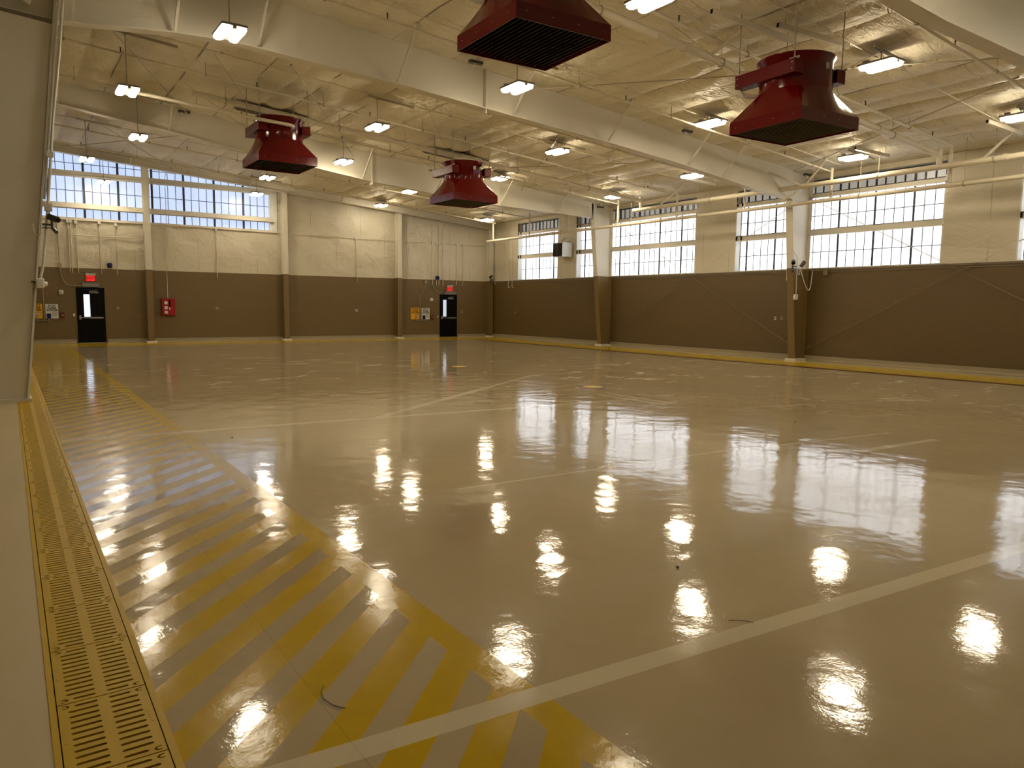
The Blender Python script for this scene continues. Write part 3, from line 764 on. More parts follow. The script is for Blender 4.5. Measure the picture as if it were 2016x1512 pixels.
LP = [ # x, y, z, label
 (3.36, 13.52, 6.17, 'biggest pair-lens ceiling light on the left, against the largest beam'),
 (2.40, 18.46, 6.17, 'lit ceiling light on a long stem, second down on the left'),
 (3.26, 23.35, 6.17, 'lit ceiling light on a long stem, below the second beam at left'),
 (2.37, 27.95, 6.17, 'lit ceiling light hanging before the upper part of the left far window'),
 (3.31, 32.74, 6.17, 'lit ceiling light hanging before the middle of the left far window'),
 (8.09, 27.82, 6.17, 'lit ceiling light just below the far left red unit'),
 (8.91, 32.24, 6.17, 'lit ceiling light hanging before the right end of the far windows'),
 (8.15, 18.23, 6.17, 'lit ceiling light hanging right of the far left red unit, upper one'),
 (9.19, 23.20, 6.17, 'lit ceiling light between the two far red units, lower one'),
 (13.69, 27.52, 6.17, 'small lit ceiling light left of the far right red unit'),
 (14.53, 32.15, 6.17, 'small lit ceiling light above the far wall column left of the exit'),
 (9.08, 13.22, 6.17, 'lit ceiling light below the nearest red unit, before the largest beam'),
 (13.67, 17.76, 6.17, 'lit ceiling light right of the far right red unit, below the largest beam'),
 (14.86, 22.63, 6.17, 'lit ceiling light half hidden by the far right red unit'),
 (19.45, 30.75, 5.75, 'small lit ceiling light in the far right corner above the pipe end'),
 (19.3, 21.5, 5.80, 'lit ceiling light above the second steel column on the right wall'),
 (18.35, 16.75, 5.83, 'lit ceiling light under the roof above the second side window'),
 (8.17, 8.41, 6.17, 'biggest lit ceiling light cut by the top edge of the photo'),
 (14.62, 12.80, 6.17, 'lit ceiling light left of the near right red unit'),
 (19.5, 11.97, 5.80, 'lit ceiling light above the big side window right of the tapered column'),
 (13.72, 7.98, 6.17, 'large lit ceiling light right of the near right red unit'),
 (18.5, 7.5, 5.85, 'lit ceiling light cut by the right edge of the photo'),
 (2.5, 8.2, 6.17, 'ceiling light above the photo, seen only as a floor reflection left of the white line'),
 (3.3, 3.4, 6.17, 'ceiling light overhead of the hatched walkway, outside the photo'),
 (9.1, 3.2, 6.17, 'ceiling light overhead right of the walkway, outside the photo'),
 (14.7, 3.0, 6.1, 'ceiling light overhead near the right edge, outside the photo')]
L0 = make_light()
for i, (x, y, z, lab) in enumerate(LP):
    o = L0 if i == 0 else copy_tree(L0, (x, y, z))
    o.location = (x, y, z); tag(o, lab, 'ceiling light', 'twin-lens ceiling lights')
for i, o in enumerate([q for q in col.objects if q.name.startswith('ceiling_light')]):
    x, y, z = o.location
    m = MB(o.location); m.tube([(x, y, z + .12), (x, y, zc(x) - .13)], .011, 8); m.lathe((x, y, zc(x) - .17), [(.03, 0), (.03, .06)], 10); m.build('stem', 'rod', o)
    m = MB(o.location); m.bar((x - .25, y, zc(x - .25) - .12), (x + 1.05, y, zc(x + 1.05) - .12), .045, .05); m.build('mounting_strut', 'rod', o)

# ------------------------------------------------------------------ FOAM GENERATORS
def make_generator():
    S = .75; t = thing('foam_generator', 'x', 'foam generator', (0, 0, 0))
    m = MB(); zs = .205
    for (a, b2) in (((-S, -S), (S, -S)), ((S, -S), (S, S)), ((S, S), (-S, S)), ((-S, S), (-S, -S))):
        n = Vector((b2[1] - a[1], -(b2[0] - a[0]), 0)).normalized() * -.012
        m.add([(a[0], a[1], 0), (b2[0], b2[1], 0), (b2[0], b2[1], zs), (a[0], a[1], zs), (a[0] + n.x, a[1] + n.y, 0), (b2[0] + n.x, b2[1] + n.y, 0), (b2[0] + n.x, b2[1] + n.y, zs), (a[0] + n.x, a[1] + n.y, zs)],
              [(0, 1, 2, 3), (7, 6, 5, 4), (0, 4, 5, 1), (3, 2, 6, 7)])
    m.build('skirt', 'red', t)
    # square-to-round hood
    n = 48; r = .60; zt = .64; vs = []; fs = []
    for k_ in range(n):
        a = 2 * PI * (k_ + .5) / n; c, s = math.cos(a), math.sin(a); q = S / max(abs(c), abs(s))
        # snap the nearest samples to the corners
        vs.append((c * q, s * q, zs))
    for k_ in range(n):
        a = 2 * PI * (k_ + .5) / n; vs.append((r * math.cos(a), r * math.sin(a), zt))
    for cxy in ((1, 1), (-1, 1), (-1, -1), (1, -1)): vs.append((cxy[0] * S, cxy[1] * S, zs))
    for k_ in range(n):
        k2 = (k_ + 1) % n
        a0_, a1_ = (k_ + .5) / n, (k_ + 1.5) / n
        corner = None
        for ci, frac in enumerate((.125, .375, .625, .875)):
            if a0_ < frac < a1_: corner = 2 * n + ci
        if corner is None: fs.append((k_, k2, n + k2, n + k_))
        else: fs += [(k_, corner, n + k_), (corner, n + k2, n + k_), (corner, k2, n + k2)]
    m = MB(); m.add(vs, fs); m.build('hood', 'red', t, smooth=True, crease=24)
    m = MB(); m.lathe((0, 0, 0), [(r, zt - .01), (r, 1.10), (r + .05, 1.17), (r + .05, 1.185), (r + .03, 1.185), (r - .02, 1.10), (r - .02, .7)], 48, cap=False); m.build('barrel', 'red', t, smooth=True)
    # louvres
    m = MB()
    for i in range(19):
        x = -S + .06 + (2 * S - .12) * i / 18
        m.add([(x - .032, -S + .03, .02), (x + .022, -S + .03, .075), (x + .022, S - .03, .075), (x - .032, S - .03, .02), (x - .029, -S + .03, .014), (x + .025, -S + .03, .069), (x + .025, S - .03, .069), (x - .029, S - .03, .014)], [(0, 1, 2, 3), (4, 7, 6, 5), (0, 3, 7, 4), (1, 5, 6, 2), (0, 4, 5, 1), (3, 2, 6, 7)])
    lv = m.build('louvre_blades', 'louver', t)
    m = MB(); m.box((-S + .015, -S + .015, .12), (S - .015, S - .015, .13)); m.build('screen', 'black', t)
    for s in (-1, 1):
        xa, xb = (s * .44, s * .66); xa, xb = min(xa, xb), max(xa, xb)
        m = MB(); z0_, z1_ = .80, 1.02; y0_, y1_ = -.50, .74
        m.box((xa, y0_, z1_ - .012), (xb, y1_, z1_)); m.box((xa, y0_, z0_), (xb, y1_, z0_ + .012))
        xo = s * .66; m.box((xo - .006, y0_, z0_), (xo + .006, y1_, z1_)); m.box((xa, y0_ - .006, z0_), (xb, y0_ + .006, z1_)); m.box((xa, y1_ - .006, z0_), (xb, y1_ + .006, z1_))
        br_ = m.build('support_arm', 'red_arm', t)
        m = MB()
        for yy_ in (y0_ + .05, y1_ - .05):
            for zz in (.86, .96): m.lathe((s * .667, yy_, zz), [(.014, -.006), (.014, .006)], 8, 'x')
        m.build('bolts', 'grey', br_)
    m = MB()
    for k_ in range(4):
        q = -.6 + 1.2 * k_ / 3
        for s in (-1, 1): m.lathe((q, s * (S + .012), .10), [(.006, -.003), (.006, .003)], 6, 'y'); m.lathe((s * (S + .012), q, .10), [(.006, -.003), (.006, .003)], 6, 'x')
    m.build('rivets', 'steel', t)
    m = MB(); m.box((-.02, -.615, .93), (.07, -.59, 1.03)); m.build('data_plate', 'steel', t)
    return t
GP = [((6.075, 8.49, 5.165), 'red foam generator hood nearest, cut by the top edge'), ((11.479, 8.205, 4.715), 'red foam generator hood hanging at the upper right'),
      ((6.108, 19.859, 5.209), 'red foam generator hood hanging at the far left'), ((11.579, 19.652, 4.714), 'red foam generator hood hanging far back in the middle')]
G0 = make_generator()
gens = []
for i, (p, lab) in enumerate(GP):
    o = G0 if i == 0 else copy_tree(G0, p); o.location = p; tag(o, lab, 'foam generator', 'red foam generators under the roof'); gens.append(o)
for o, turn in zip(gens, (-.03, -.05, .006, -.012)): o.rotation_euler.z = turn
for i, o in enumerate(gens):
    x, y, z = o.location
    for sx in (-1, 1):
        for yy_ in (-.46, .70):
            m = MB(o.location)
            m.tube([(x + sx * .62, y + yy_, z + 1.0), (x + sx * .62, y + yy_, zc(x + sx * .62) - .02)], .011, 8)
            m.tube([(x + sx * .62, y + yy_ + .09, z + 1.03), (x + sx * .62, y + yy_ - .09, z + 1.03)], .02, 6)
            m.build('hanger_rod', 'rod', o)
    # stay cables
    for sx, ex in ((-1, -1.9), (1, 1.9)):
        for ya, yb2 in ((-.46, -1.4), (.70, 1.6)):
            m = MB(o.location); m.tube([(x + sx * .62, y + ya, z + 1.02), (x + ex, y + yb2, zc(x + ex) - .05)], .005, 6); m.build('stay_cable', 'rod', o)
    # supply pipe and elbow into the barrel
    by = 9.95 if i < 2 else 20.75; zp = sp(x, .36)
    m = MB(o.location)
    if i < 2:
        m.tube([(x + .97, by - .02, sp(x + .97, .36)), (x - .40, y + .86, z + 1.02), (x - .58, y + .74, z + .90), (x - .57, y + .70, z + .74), (x - .50, y + .64, z + .68), (x - .28, y + .50, z + .68)], .036, 10)
    elif i == 2: m.tube([(x - 3.6, y - .76, z + 1.16), (x - 1.3, y - .76, z + 1.0), (x + .06, y - .76, z + .94), (x + .14, y - .72, z + .93), (x + .16, y - .56, z + .92)], .042, 10)
    else: m.tube([(x + .55, by - .02, sp(x + .55, .36)), (x + .40, y - .30, z + 1.30), (x + .33, y - .62, z + 1.04), (x + .24, y - .62, z + .98), (x + .20, y - .52, z + .97)], .042, 10)
    m.build('supply_elbow', 'pipe', o, smooth=True)
# lettered plate on the barrel of the upper right unit
o = gens[1]; ang = math.radians(-50); r = .606
m = MB(); n = 6; w = .10 / r
vs = []
for z_ in (.655, 1.08):
    for k_ in range(n + 1): a = ang + w * (k_ / n - .5) * 1.3; vs.append((r * math.cos(a), r * math.sin(a), z_))
m.add(vs, [(k_, k_ + 1, n + 2 + k_, n + 1 + k_) for k_ in range(n)])
pl = m.build('name_plate', 'sign_white', o); pl['label'] = 'white vertical plate with black maker lettering'
text_mesh('lettering', 'ANSUL', .095, pl, (.611 * math.cos(ang), .611 * math.sin(ang), .868), Matrix(((0, -math.sin(ang), math.cos(ang)), (0, math.cos(ang), math.sin(ang)), (-1, 0, 0))).transposed().to_euler() if False else
          (Matrix((( 0, -math.sin(ang), math.cos(ang)), (0, math.cos(ang), math.sin(ang)), (-1, 0, 0))).to_euler()), 'ink', .03)

# grey roof vents above the far units
for (a, b2, yv, lab) in ((5.6, 7.6, 21.9, 'dirty grey roof vent strip above the far left red unit'), (11.5, 13.6, 21.75, 'dirty grey roof vent strip above the far middle red unit')):
    t = thing('roof_vent', lab, 'roof vent', ((a + b2) / 2, yv, zc((a + b2) / 2)))
    m = MB(t.location); zt = lambda x: zc(x) - .15
    m.prism([(a, yv - .3, zt(a)), (b2, yv - .3, zt(b2)), (b2, yv - .3, zt(b2) + .05), (a, yv - .3, zt(a) + .05)], (0, .75, 0)); m.build('panel', mat('sooty_panel', (.24, .21, .16), .5) if 'sooty_panel' not in bpy.data.materials else bpy.data.materials['sooty_panel'], t)
    m = MB(t.location)
    for k_ in range(5): y_ = yv - .24 + .16 * k_; m.bar((a + .05, y_, zt(a + .05) - .012), (b2 - .05, y_, zt(b2 - .05) - .012), .05, .018)
    m.build('slats', 'grey', t)

# bracing rods
def rod(label, p, q, r=.011, group='thin bracing rods', name='bracing_rod', mname='rod'):
    t = thing(name, label, 'bracing rod', p, group); MB(p).tube([p, q], r, 6).build('rod', mname, t)
    m = MB(p); d = (Vector(q) - Vector(p)).normalized()
    for e, s in ((p, 1), (q, -1)): m.tube([Vector(e), Vector(e) + d * s * .16], r * 1.9, 8)
    m.build('turnbuckles', mname, t)
yb_ = YB - .2
rod('thin rod falling to the right across the far wall panels', (10.6, yb_, 6.4), (15.9, yb_, .45), .007, mname='wall_rod')
rod('thin rod falling to the left across the far wall panels', (15.9, yb_ + .03, 5.7), (10.6, yb_ + .03, .45), .007, mname='wall_rod')
xr = XW - .12
rod('thin rod across the second side window falling towards the big column', (xr, 23.9, 5.2), (xr, 14.9, .40), .011, mname='wall_rod')
rod('thin rod rising across the right wall towards the big column top', (xr - .03, 24.0, .40), (xr - .03, 14.9, 5.2), .011, mname='wall_rod')
rod('thin rod across the big side window falling to the right', (xr, 14.4, 5.1), (xr, 5.3, .4), .011, mname='wall_rod')
rod('thin rod rising to the right edge above the brown wall', (xr - .03, 14.4, .4), (xr - .03, 5.3, 5.1), .011, mname='wall_rod')
for p, q, lab in (((5.4, 16.6, 6.85), (9.7, 23.6, 6.50), 'long pale roof rod slanting down behind the largest beam'), ((16.3, 6.7, 6.15), (20.0, 14.2, 5.85), 'roof rod slanting down at the upper right corner'), ((10.0, 14.2, 6.55), (15.8, 5.6, 6.2), 'roof rod crossing above the near right red unit'),
                  ((12.0, 15.0, 6.4), (16.6, 23.8, 6.1), 'roof rod slanting past the far right ceiling light'), ((17.5, 15.1, 6.0), (12.6, 23.8, 6.4), 'roof rod crossing towards the far middle red unit'), ((1.2, 16.0, 7.35), (4.6, 23.6, 7.1), 'roof rod at left falling towards the second beam'), ((1.6, 25.0, 7.3), (5.8, 33.0, 7.0), 'roof rod at left before the far windows'), ((5.8, 25.0, 7.0), (1.6, 33.0, 7.3), 'roof rod crossing at left before the far windows')):
    rod(lab, p, q, .012)

# ------------------------------------------------------------------ DOORS
def door(a, b2, name, label, lite, glass, hinge_gap):
    loc = ((a + b2) / 2, YB, 0); t = thing(name, label, 'door', loc); t['kind'] = 'structure'
    m = MB(loc); yf = YB - .03
    m.box((a, yf, 0), (a + .055, YB + .12, 2.18)); m.box((b2 - .055, yf, 0), (b2, YB + .12, 2.18)); m.box((a, yf, 2.12), (b2, YB + .12, 2.18)); m.build('door_frame', 'black', t)
    lx0, lx1, lz0, lz1 = lite
    m = MB(loc); y0_, y1_ = YB - .005, YB + .04; A, B2 = a + .058, b2 - .058
    m.box((A, y0_, .012), (lx0, y1_, 2.118)); m.box((lx1, y0_, .012), (B2, y1_, 2.118)); m.box((lx0, y0_, .012), (lx1, y1_, lz0)); m.box((lx0, y0_, lz1), (lx1, y1_, 2.118)); lf = m.build('door_leaf', 'black', t)
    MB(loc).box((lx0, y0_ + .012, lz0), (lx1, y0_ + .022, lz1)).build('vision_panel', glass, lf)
    m = MB(loc); w = B2 - A
    m.box((A + .03, YB - .075, .985), (B2 - .02, YB - .05, 1.015), 0); m.box((A + w * .45, YB - .09, .97), (B2 - .015, YB - .02, 1.03)); m.build('push_bar', 'steel', lf)
    m = MB(loc); m.box((A + .01, YB - .08, .93), (A + .075, YB - .005, 1.09)); m.build('latch', 'steel', lf, bevel=.008)
    m = MB(loc); m.box((A + w * .45, YB - .07, 1.965), (A + w * .45 + .32, YB - .005, 2.045)); m.build('closer', 'grey', lf)
    m = MB(loc); m.bar((A + w * .5, YB - .07, 2.05), (A + w * .75, YB - .12, 2.09), .02, .02); m.build('closer_arm', 'grey', lf)
    m = MB(loc); m.box((a, YB - .05, 0), (b2, YB + .1, .012)); m.build('threshold', 'tan_plate', t)
    return t
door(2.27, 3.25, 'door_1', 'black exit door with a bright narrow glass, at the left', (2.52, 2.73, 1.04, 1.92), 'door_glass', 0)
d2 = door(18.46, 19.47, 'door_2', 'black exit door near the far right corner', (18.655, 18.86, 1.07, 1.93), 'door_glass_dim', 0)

def overhead_box(a, b2, label):
    t = thing('door_header_box', label, 'box', ((a + b2) / 2, YB - .06, 2.2), 'grey boxes above the exit doors')
    m = MB(t.location); m.box((a, YB - .13, 2.20), (b2, YB, 2.38)); m.build('housing', 'grey_box', t, bevel=.01)
    m = MB(t.location); m.box((a + .03, YB - .135, 2.225), (b2 - .03, YB - .13, 2.34)); m.build('cover', 'grey', t)
overhead_box(2.47, 3.09, 'grey box mounted above the left exit door'); overhead_box(18.68, 19.36, 'grey box mounted above the far right exit door')

def exit_sign(xc, z0, label, w=.30, h=.21):
    t = thing('exit_sign', label, 'exit sign', (xc, YB - .05, z0), 'red exit signs above the doors')
    m = MB(t.location); m.box((xc - w / 2, YB - .07, z0), (xc + w / 2, YB - .03, z0 + h)); m.build('panel', 'exit', t)
    text_mesh('lettering', 'EXIT', .15, t, (0, -.022, h / 2), (PI / 2, 0, 0), 'exit_ink', .02)
    m = MB(t.location); m.box((xc - w / 2 - .03, YB - .10, z0 + h), (xc + w / 2 + .03, YB - .0, z0 + h + .09)); m.build('lamp_housing', 'steel', t, bevel=.01)
    m = MB(t.location); m.box((xc - .06, YB - .08, z0 + h + .09), (xc + .06, YB, z0 + h + .11)); m.build('cap', 'black', t)
exit_sign(2.785, 2.45, 'red EXIT sign above the left black door'); exit_sign(19.02, 2.39, 'red EXIT sign above the far right black door')

# foam system signs and stations
def sign(xa, xb, z0, z1, top, label, mname, ink):
    loc = ((xa + xb) / 2, YB - .005, (z0 + z1) / 2); t = thing('safety_sign', label, 'sign', loc, 'foam system signs')
    m = MB(loc); m.box((xa, YB - .012, z0), (xb, YB, z1)); m.build('plate', mname, t)
    m = MB(loc); e = .012
    for (a, b_, c, d) in ((xa, xb, z0, z0 + e), (xa, xb, z1 - e, z1), (xa, xa + e, z0, z1), (xb - e, xb, z0, z1)): m.box((a, YB - .014, c), (b_, YB - .0115, d))
    m.build('border', ink, t)
    w = xb - xa; s = w * .235
    for i, tx in enumerate((top, 'FOAM', 'SYSTEM')):
        text_mesh('lettering', tx, s, t, (0, -.009, (z1 - z0) * .5 - .085 - i * s * .80), (PI / 2, 0, 0), ink, .028)
    # illegible block of small print as plain ruled strips
    m = MB(loc); 
    for i in range(7):
        zz = (z0 + z1) / 2 - .035 - i * .026
        m.box((xa + w * .47, YB - .0135, zz - .006), (xb - .04 - (.05 if i % 3 == 2 else 0), YB - .0118, zz + .006))
    m.build('small_print', 'grey_ink', t)
    return t
def station(xc, zc_, label, body, flap):
    loc = (xc, YB - .03, zc_); t = thing('push_station', label, 'push station', loc, 'push stations under the foam signs')
    m = MB(loc); m.box((xc - .065, YB - .075, zc_ - .09), (xc + .065, YB - .012, zc_ + .09)); m.build('housing', body, t, bevel=.01)
    m = MB(loc); m.box((xc - .05, YB - .095, zc_ - .06), (xc + .05, YB - .075, zc_ + .06)); m.build('button_cover', flap, t)
    m = MB(loc); m.box((xc - .04, YB - .07, zc_ - .17), (xc + .04, YB - .02, zc_ - .11)); m.tube([(xc, YB - .045, zc_ - .09), (xc, YB - .045, zc_ - .22)], .014, 8); m.build('conduit_fitting', 'grey', t)
sign(.67, 1.14, .96, 1.55, 'START', 'yellow START FOAM SYSTEM sign beside the left column', 'sign_yellow', 'brown_ink')
sign(1.21, 1.66, .96, 1.54, 'STOP', 'white STOP FOAM SYSTEM sign left of the bright-glass door', 'sign_white', 'ink')
sign(16.80, 17.30, .91, 1.52, 'START', 'yellow START FOAM SYSTEM sign by the far right door', 'sign_yellow', 'brown_ink')
sign(17.40, 17.88, .91, 1.51, 'STOP', 'white STOP FOAM SYSTEM sign by the far right door', 'sign_white', 'ink')
station(.94, 1.07, 'push station on the yellow sign beside the left column', 'sign_yellow', 'tan_plate'); station(1.33, 1.07, 'dark blue push station on the left white sign', 'blue', 'blue')
station(17.08, 1.03, 'push station on the far yellow sign', 'sign_yellow', 'tan_plate'); station(17.53, 1.03, 'dark blue push station on the far white sign', 'blue', 'blue')
for xa, zb, lab in ((1.78, 1.10, 'small dark red alarm pull box right of the left white sign'), (18.0, 1.02, 'small dark red alarm pull box right of the far white sign')):
    t = thing('alarm_box', lab, 'alarm box', (xa, YB - .03, zb), 'dark red pull boxes')
    m = MB(t.location); m.box((xa - .075, YB - .06, zb - .115), (xa + .075, YB, zb + .115)); m.build('housing', 'dark_red', t, bevel=.01)
    m = MB(t.location); m.box((xa - .045, YB - .075, zb - .02), (xa + .045, YB - .06, zb + .02)); m.build('handle', 'tan_plate', t)
# red cabinet
t = thing('alarm_cabinet', 'bright red wall cabinet right of the left exit door', 'cabinet', (5.57, YB - .08, 1.45))
m = MB(t.location); m.box((5.31, YB - .16, 1.10), (5.83, YB, 1.80)); m.build('housing', 'red_box', t, bevel=.012)
m = MB(t.location); m.box((5.34, YB - .172, 1.13), (5.76, YB - .16, 1.77)); dr = m.build('front_cover', 'red_box', t)
for i, zz in enumerate((1.62, 1.42, 1.23)):
    m = MB(t.location); m.box((5.41, YB - .176, zz - .06), (5.53, YB - .172, zz + .06)); m.build('label_plate', 'sign_white', dr)
m = MB(t.location); m.box((5.58, YB - .178, 1.37), (5.64, YB - .172, 1.75)); m.build('slot', 'black', dr)
m = MB(t.location); m.box((5.585, YB - .182, 1.34), (5.63, YB - .176, 1.44)); m.build('key_tag', 'sign_white', dr)
# strobes, horns, switches, outlets
for x, z, lab in ((3.48, 3.08, 'dark blue strobe above the left exit door'), (18.30, 3.04, 'dark blue strobe left above the far right exit door')):
    t = thing('strobe_light', lab, 'strobe', (x, YB - .08, z), 'dark blue strobes')
    m = MB(t.location); m.box((x - .09, YB - .10, z - .09), (x + .09, YB + .02, z + .09)); m.build('base', 'blue', t, bevel=.02)
    m = MB(t.location); m.lathe((x, YB - .10, z), [(.07, 0), (.065, -.05), (.03, -.075)], 16, 'y'); m.build('dome', 'blue', t, smooth=True)
for x, z, lab in ((1.77, 1.99, 'small white horn left of the left exit door'), (17.97, 1.92, 'small white horn left of the far right exit door')):
    t = thing('alarm_horn', lab, 'horn', (x, YB - .05, z), 'white wall horns')
    m = MB(t.location); m.box((x - .075, YB - .05, z - .085), (x + .075, YB, z + .085)); m.build('back_box', 'white_plastic', t, bevel=.012)
    m = MB(t.location); m.lathe((x + .02, YB - .05, z), [(.055, 0), (.06, -.025), (.04, -.045)], 16, 'y'); m.build('grille', 'white_plastic', t, smooth=True)
def plate(c, label, name, cat, axis='y', w=.035, h=.058, mname='white_plastic', group='small wall plates'):
    x, y, z = c; t = thing(name, label, cat, c, group); m = MB(c)
    if axis == 'y': m.box((x - w, y - .012, z - h), (x + w, y, z + h))
    else: m.box((x - .012, y - w, z - h), (x, y + w, z + h))
    m.build('cover_plate', mname, t, bevel=.004)
    m = MB(c)
    if axis == 'y': m.box((x - w * .45, y - .018, z - h * .5), (x + w * .45, y - .012, z + h * .5))
    else: m.box((x - .018, y - w * .45, z - h * .5), (x - .012, y + w * .45, z + h * .5))
    m.build('insert', 'grey_box' if name == 'wall_outlet' else 'white_plastic', t)
plate((2.17, YB, 1.11), 'small white light switch left of the left door latch', 'light_switch', 'switch')
plate((18.36, YB, 1.06), 'small light switch left of the far right door latch', 'light_switch', 'switch', mname='tan_plate')
plate((3.71, YB, 1.39), 'small tan outlet right of the left exit door', 'wall_outlet', 'outlet', mname='tan_plate', w=.05)
plate((7.52, YB, 1.41), 'small pale outlet between the red cabinet and the next column', 'wall_outlet', 'outlet', mname='tan_plate', w=.055)
plate((13.92, YB, 1.36), 'small pale outlet under the crossed rods on the far wall', 'wall_outlet', 'outlet', mname='white_plastic', w=.055)
plate((19.77, YB, 1.33), 'small pale outlet right of the far right exit door', 'wall_outlet', 'outlet', mname='tan_plate', w=.05)
plate((XW, 31.4, 1.33), 'small outlet on the right wall nearest the far corner', 'wall_outlet', 'outlet', 'x', mname='tan_plate', w=.05)
plate((XW, 15.75, 1.34), 'pale outlet farther from the big column on the right wall', 'wall_outlet', 'outlet', 'x', mname='white_plastic')
plate((XW, 15.50, 1.35), 'tan outlet next to the big column on the right wall', 'wall_outlet', 'outlet', 'x', mname='tan_plate')

# wall conduits on the far wall
yc2 = YB - .055
def vrun(x, z0, z1, label, x2=None, r=.016, box=True, group='conduit drops on the far wall'):
    x2 = x if x2 is None else x2
    conduit(label, [(x, yc2, z1), (x2, yc2, z0 + .06), (x2, yc2 + .03, z0), (x2, YB - .01, z0 - .02)], r, [((x, yc2, z1), (.05, .035, .06))] if box else [], 'conduit', group)
conduit('conduit with a small box and curved lead to the left door header', [(1.60, yc2, 4.72), (1.74, yc2, 4.6), (1.76, yc2, 3.85), (1.78, yc2, 2.75), (1.85, yc2, 2.47), (1.97, yc2, 2.27), (2.2, yc2, 2.24), (2.47, yc2, 2.26)], .014, [((1.78, yc2, 3.01), (.05, .03, .08))], 'conduit', 'conduit drops on the far wall', 'tan_plate', 'tan_plate')
vrun(2.11, 2.76, 4.72, 'far wall conduit drop above the left door, left one of the close pair')
vrun(2.19, 2.76, 4.72, 'far wall conduit drop above the left door, right one of the close pair')
vrun(2.38, 2.76, 4.70, 'far wall conduit drop just left of the left exit sign')
vrun(3.17, 2.72, 4.74, 'far wall conduit drop just right of the left exit sign')
vrun(3.74, 2.72, 4.70, 'far wall conduit drop right of the left blue strobe')
conduit('horizontal conduit under the left far window, upper', [(1.78, yc2, 4.77), (4.72, yc2, 4.80)], .011)
conduit('horizontal conduit half way down the left white panel', [(2.15, yc2 - .02, 4.20), (4.6, yc2 - .02, 4.21), (4.72, yc2 - .02, 4.32), (4.73, yc2 - .02, 4.5)], .015)
conduit('long conduit dropping past the far window to the red cabinet', [(5.85, yc2 - .1, 6.95), (5.65, yc2 - .1, 6.9), (5.60, yc2 - .1, 6.7), (5.60, yc2 - .1, 4.9), (5.57, yc2, 4.7), (5.56, yc2, 1.82)], .013)
vrun(7.56, 2.72, 4.77, 'far wall conduit drop under the right far window')
conduit('long horizontal conduit along the far wall to the corner', [(5.0, yc2, 4.82), (7.9, yc2, 4.79), (10.3, yc2 - .0, 4.78), (15.9, yc2, 4.78), (21.1, yc2, 4.79)], .012)
vrun(13.90, 2.69, 4.77, 'far wall conduit drop between the crossed rods', 13.93)
vrun(18.0, 2.68, 4.80, 'far wall conduit drop, first left above the far right door')
vrun(18.25, 2.66, 4.78, 'far wall conduit drop, left one of the pair at the right strobe')
vrun(18.38, 2.66, 4.80, 'far wall conduit drop, right one of the pair at the right strobe')
vrun(18.62, 2.67, 4.79, 'far wall conduit drop, just left of the right exit sign')
vrun(19.43, 2.69, 4.79, 'far wall conduit drop, just right of the right exit sign')
vrun(19.80, 2.67, 4.74, 'far wall conduit drop nearest the far corner')
for i, (x, dx) in enumerate(((18.0, -.12), (18.38, -.25), (18.62, .12))):
    conduit(('upper bent conduit rising to the roof, %s of three above the right door' % ('left', 'middle', 'right')[i]), [(x, yc2, 4.82), (x, yc2, 5.55), (x + dx, yc2, 5.85), (x + dx, yc2, zc(x) - .35)], .014)
conduit('brown conduit feeding the far pair of foam signs', [(17.6, yc2, 2.82), (17.60, yc2, 2.6), (17.31, yc2, 2.0), (17.35, yc2, .86)], .014, [((17.62, yc2, 2.83), (.06, .03, .05))], 'conduit', None, 'tan_plate', 'tan_plate')
conduit('brown conduit joining the stations below the far signs', [(17.08, YB - .04, .80), (17.08, YB - .04, .86), (17.53, YB - .04, .86), (17.53, YB - .04, .80)], .014, [], 'conduit', None, 'grey')
conduit('curved brown lead to the far right door header', [(18.06, yc2, 2.68), (18.1, yc2, 2.5), (18.25, yc2, 2.32), (18.68, yc2, 2.27)], .012, [], 'conduit', None, 'tan_plate')
conduit('brown conduit feeding the left pair of foam signs', [(1.17, yc2, 2.9), (1.175, yc2, 1.6), (1.175, yc2, .87)], .014, [], 'conduit', None, 'tan_plate')
conduit('brown conduit joining the stations below the left signs', [(.94, YB - .04, .80), (.94, YB - .04, .88), (1.33, YB - .04, .88), (1.33, YB - .04, .80)], .014, [], 'conduit', None, 'grey')
# right wall small conduits
for y, lab in ((31.95, 'thin conduit down the right wall nearest the far corner'), (31.6, 'thin conduit down the right wall left of the first side window'), (25.1, 'thin conduit in front of the second side window'), (15.35, 'thin conduit hanging in front of the window left of the big column')):
    conduit(lab, [(XW - .06, y, 5.0), (XW - .06, y, 2.62), (XW - .05, y - .12, 2.58)], .012)
conduit('bent conduit on the face of the second roof beam end', [(20.3, 24.0, 5.75), (19.0, 24.0, 5.95), (18.75, 24.0, 5.85), (18.72, 24.0, 5.45), (18.9, 24.0, 5.42)], .014)
t = thing('junction_box', 'small box on the brown wall right of the big column', 'junction box', (XW - .03, 13.95, 2.83))
MB(t.location).box((XW - .06, 13.87, 2.74), (XW, 14.02, 2.92)).build('housing', mat('brown_box', (.24, .18, .10), .5), t, bevel=.01)
MB(t.location).tube([(XW - .04, 14.0, 2.9), (XW - .04, 14.5, 2.9)], .012, 8).build('conduit_stub', bpy.data.materials['brown_box'], t)

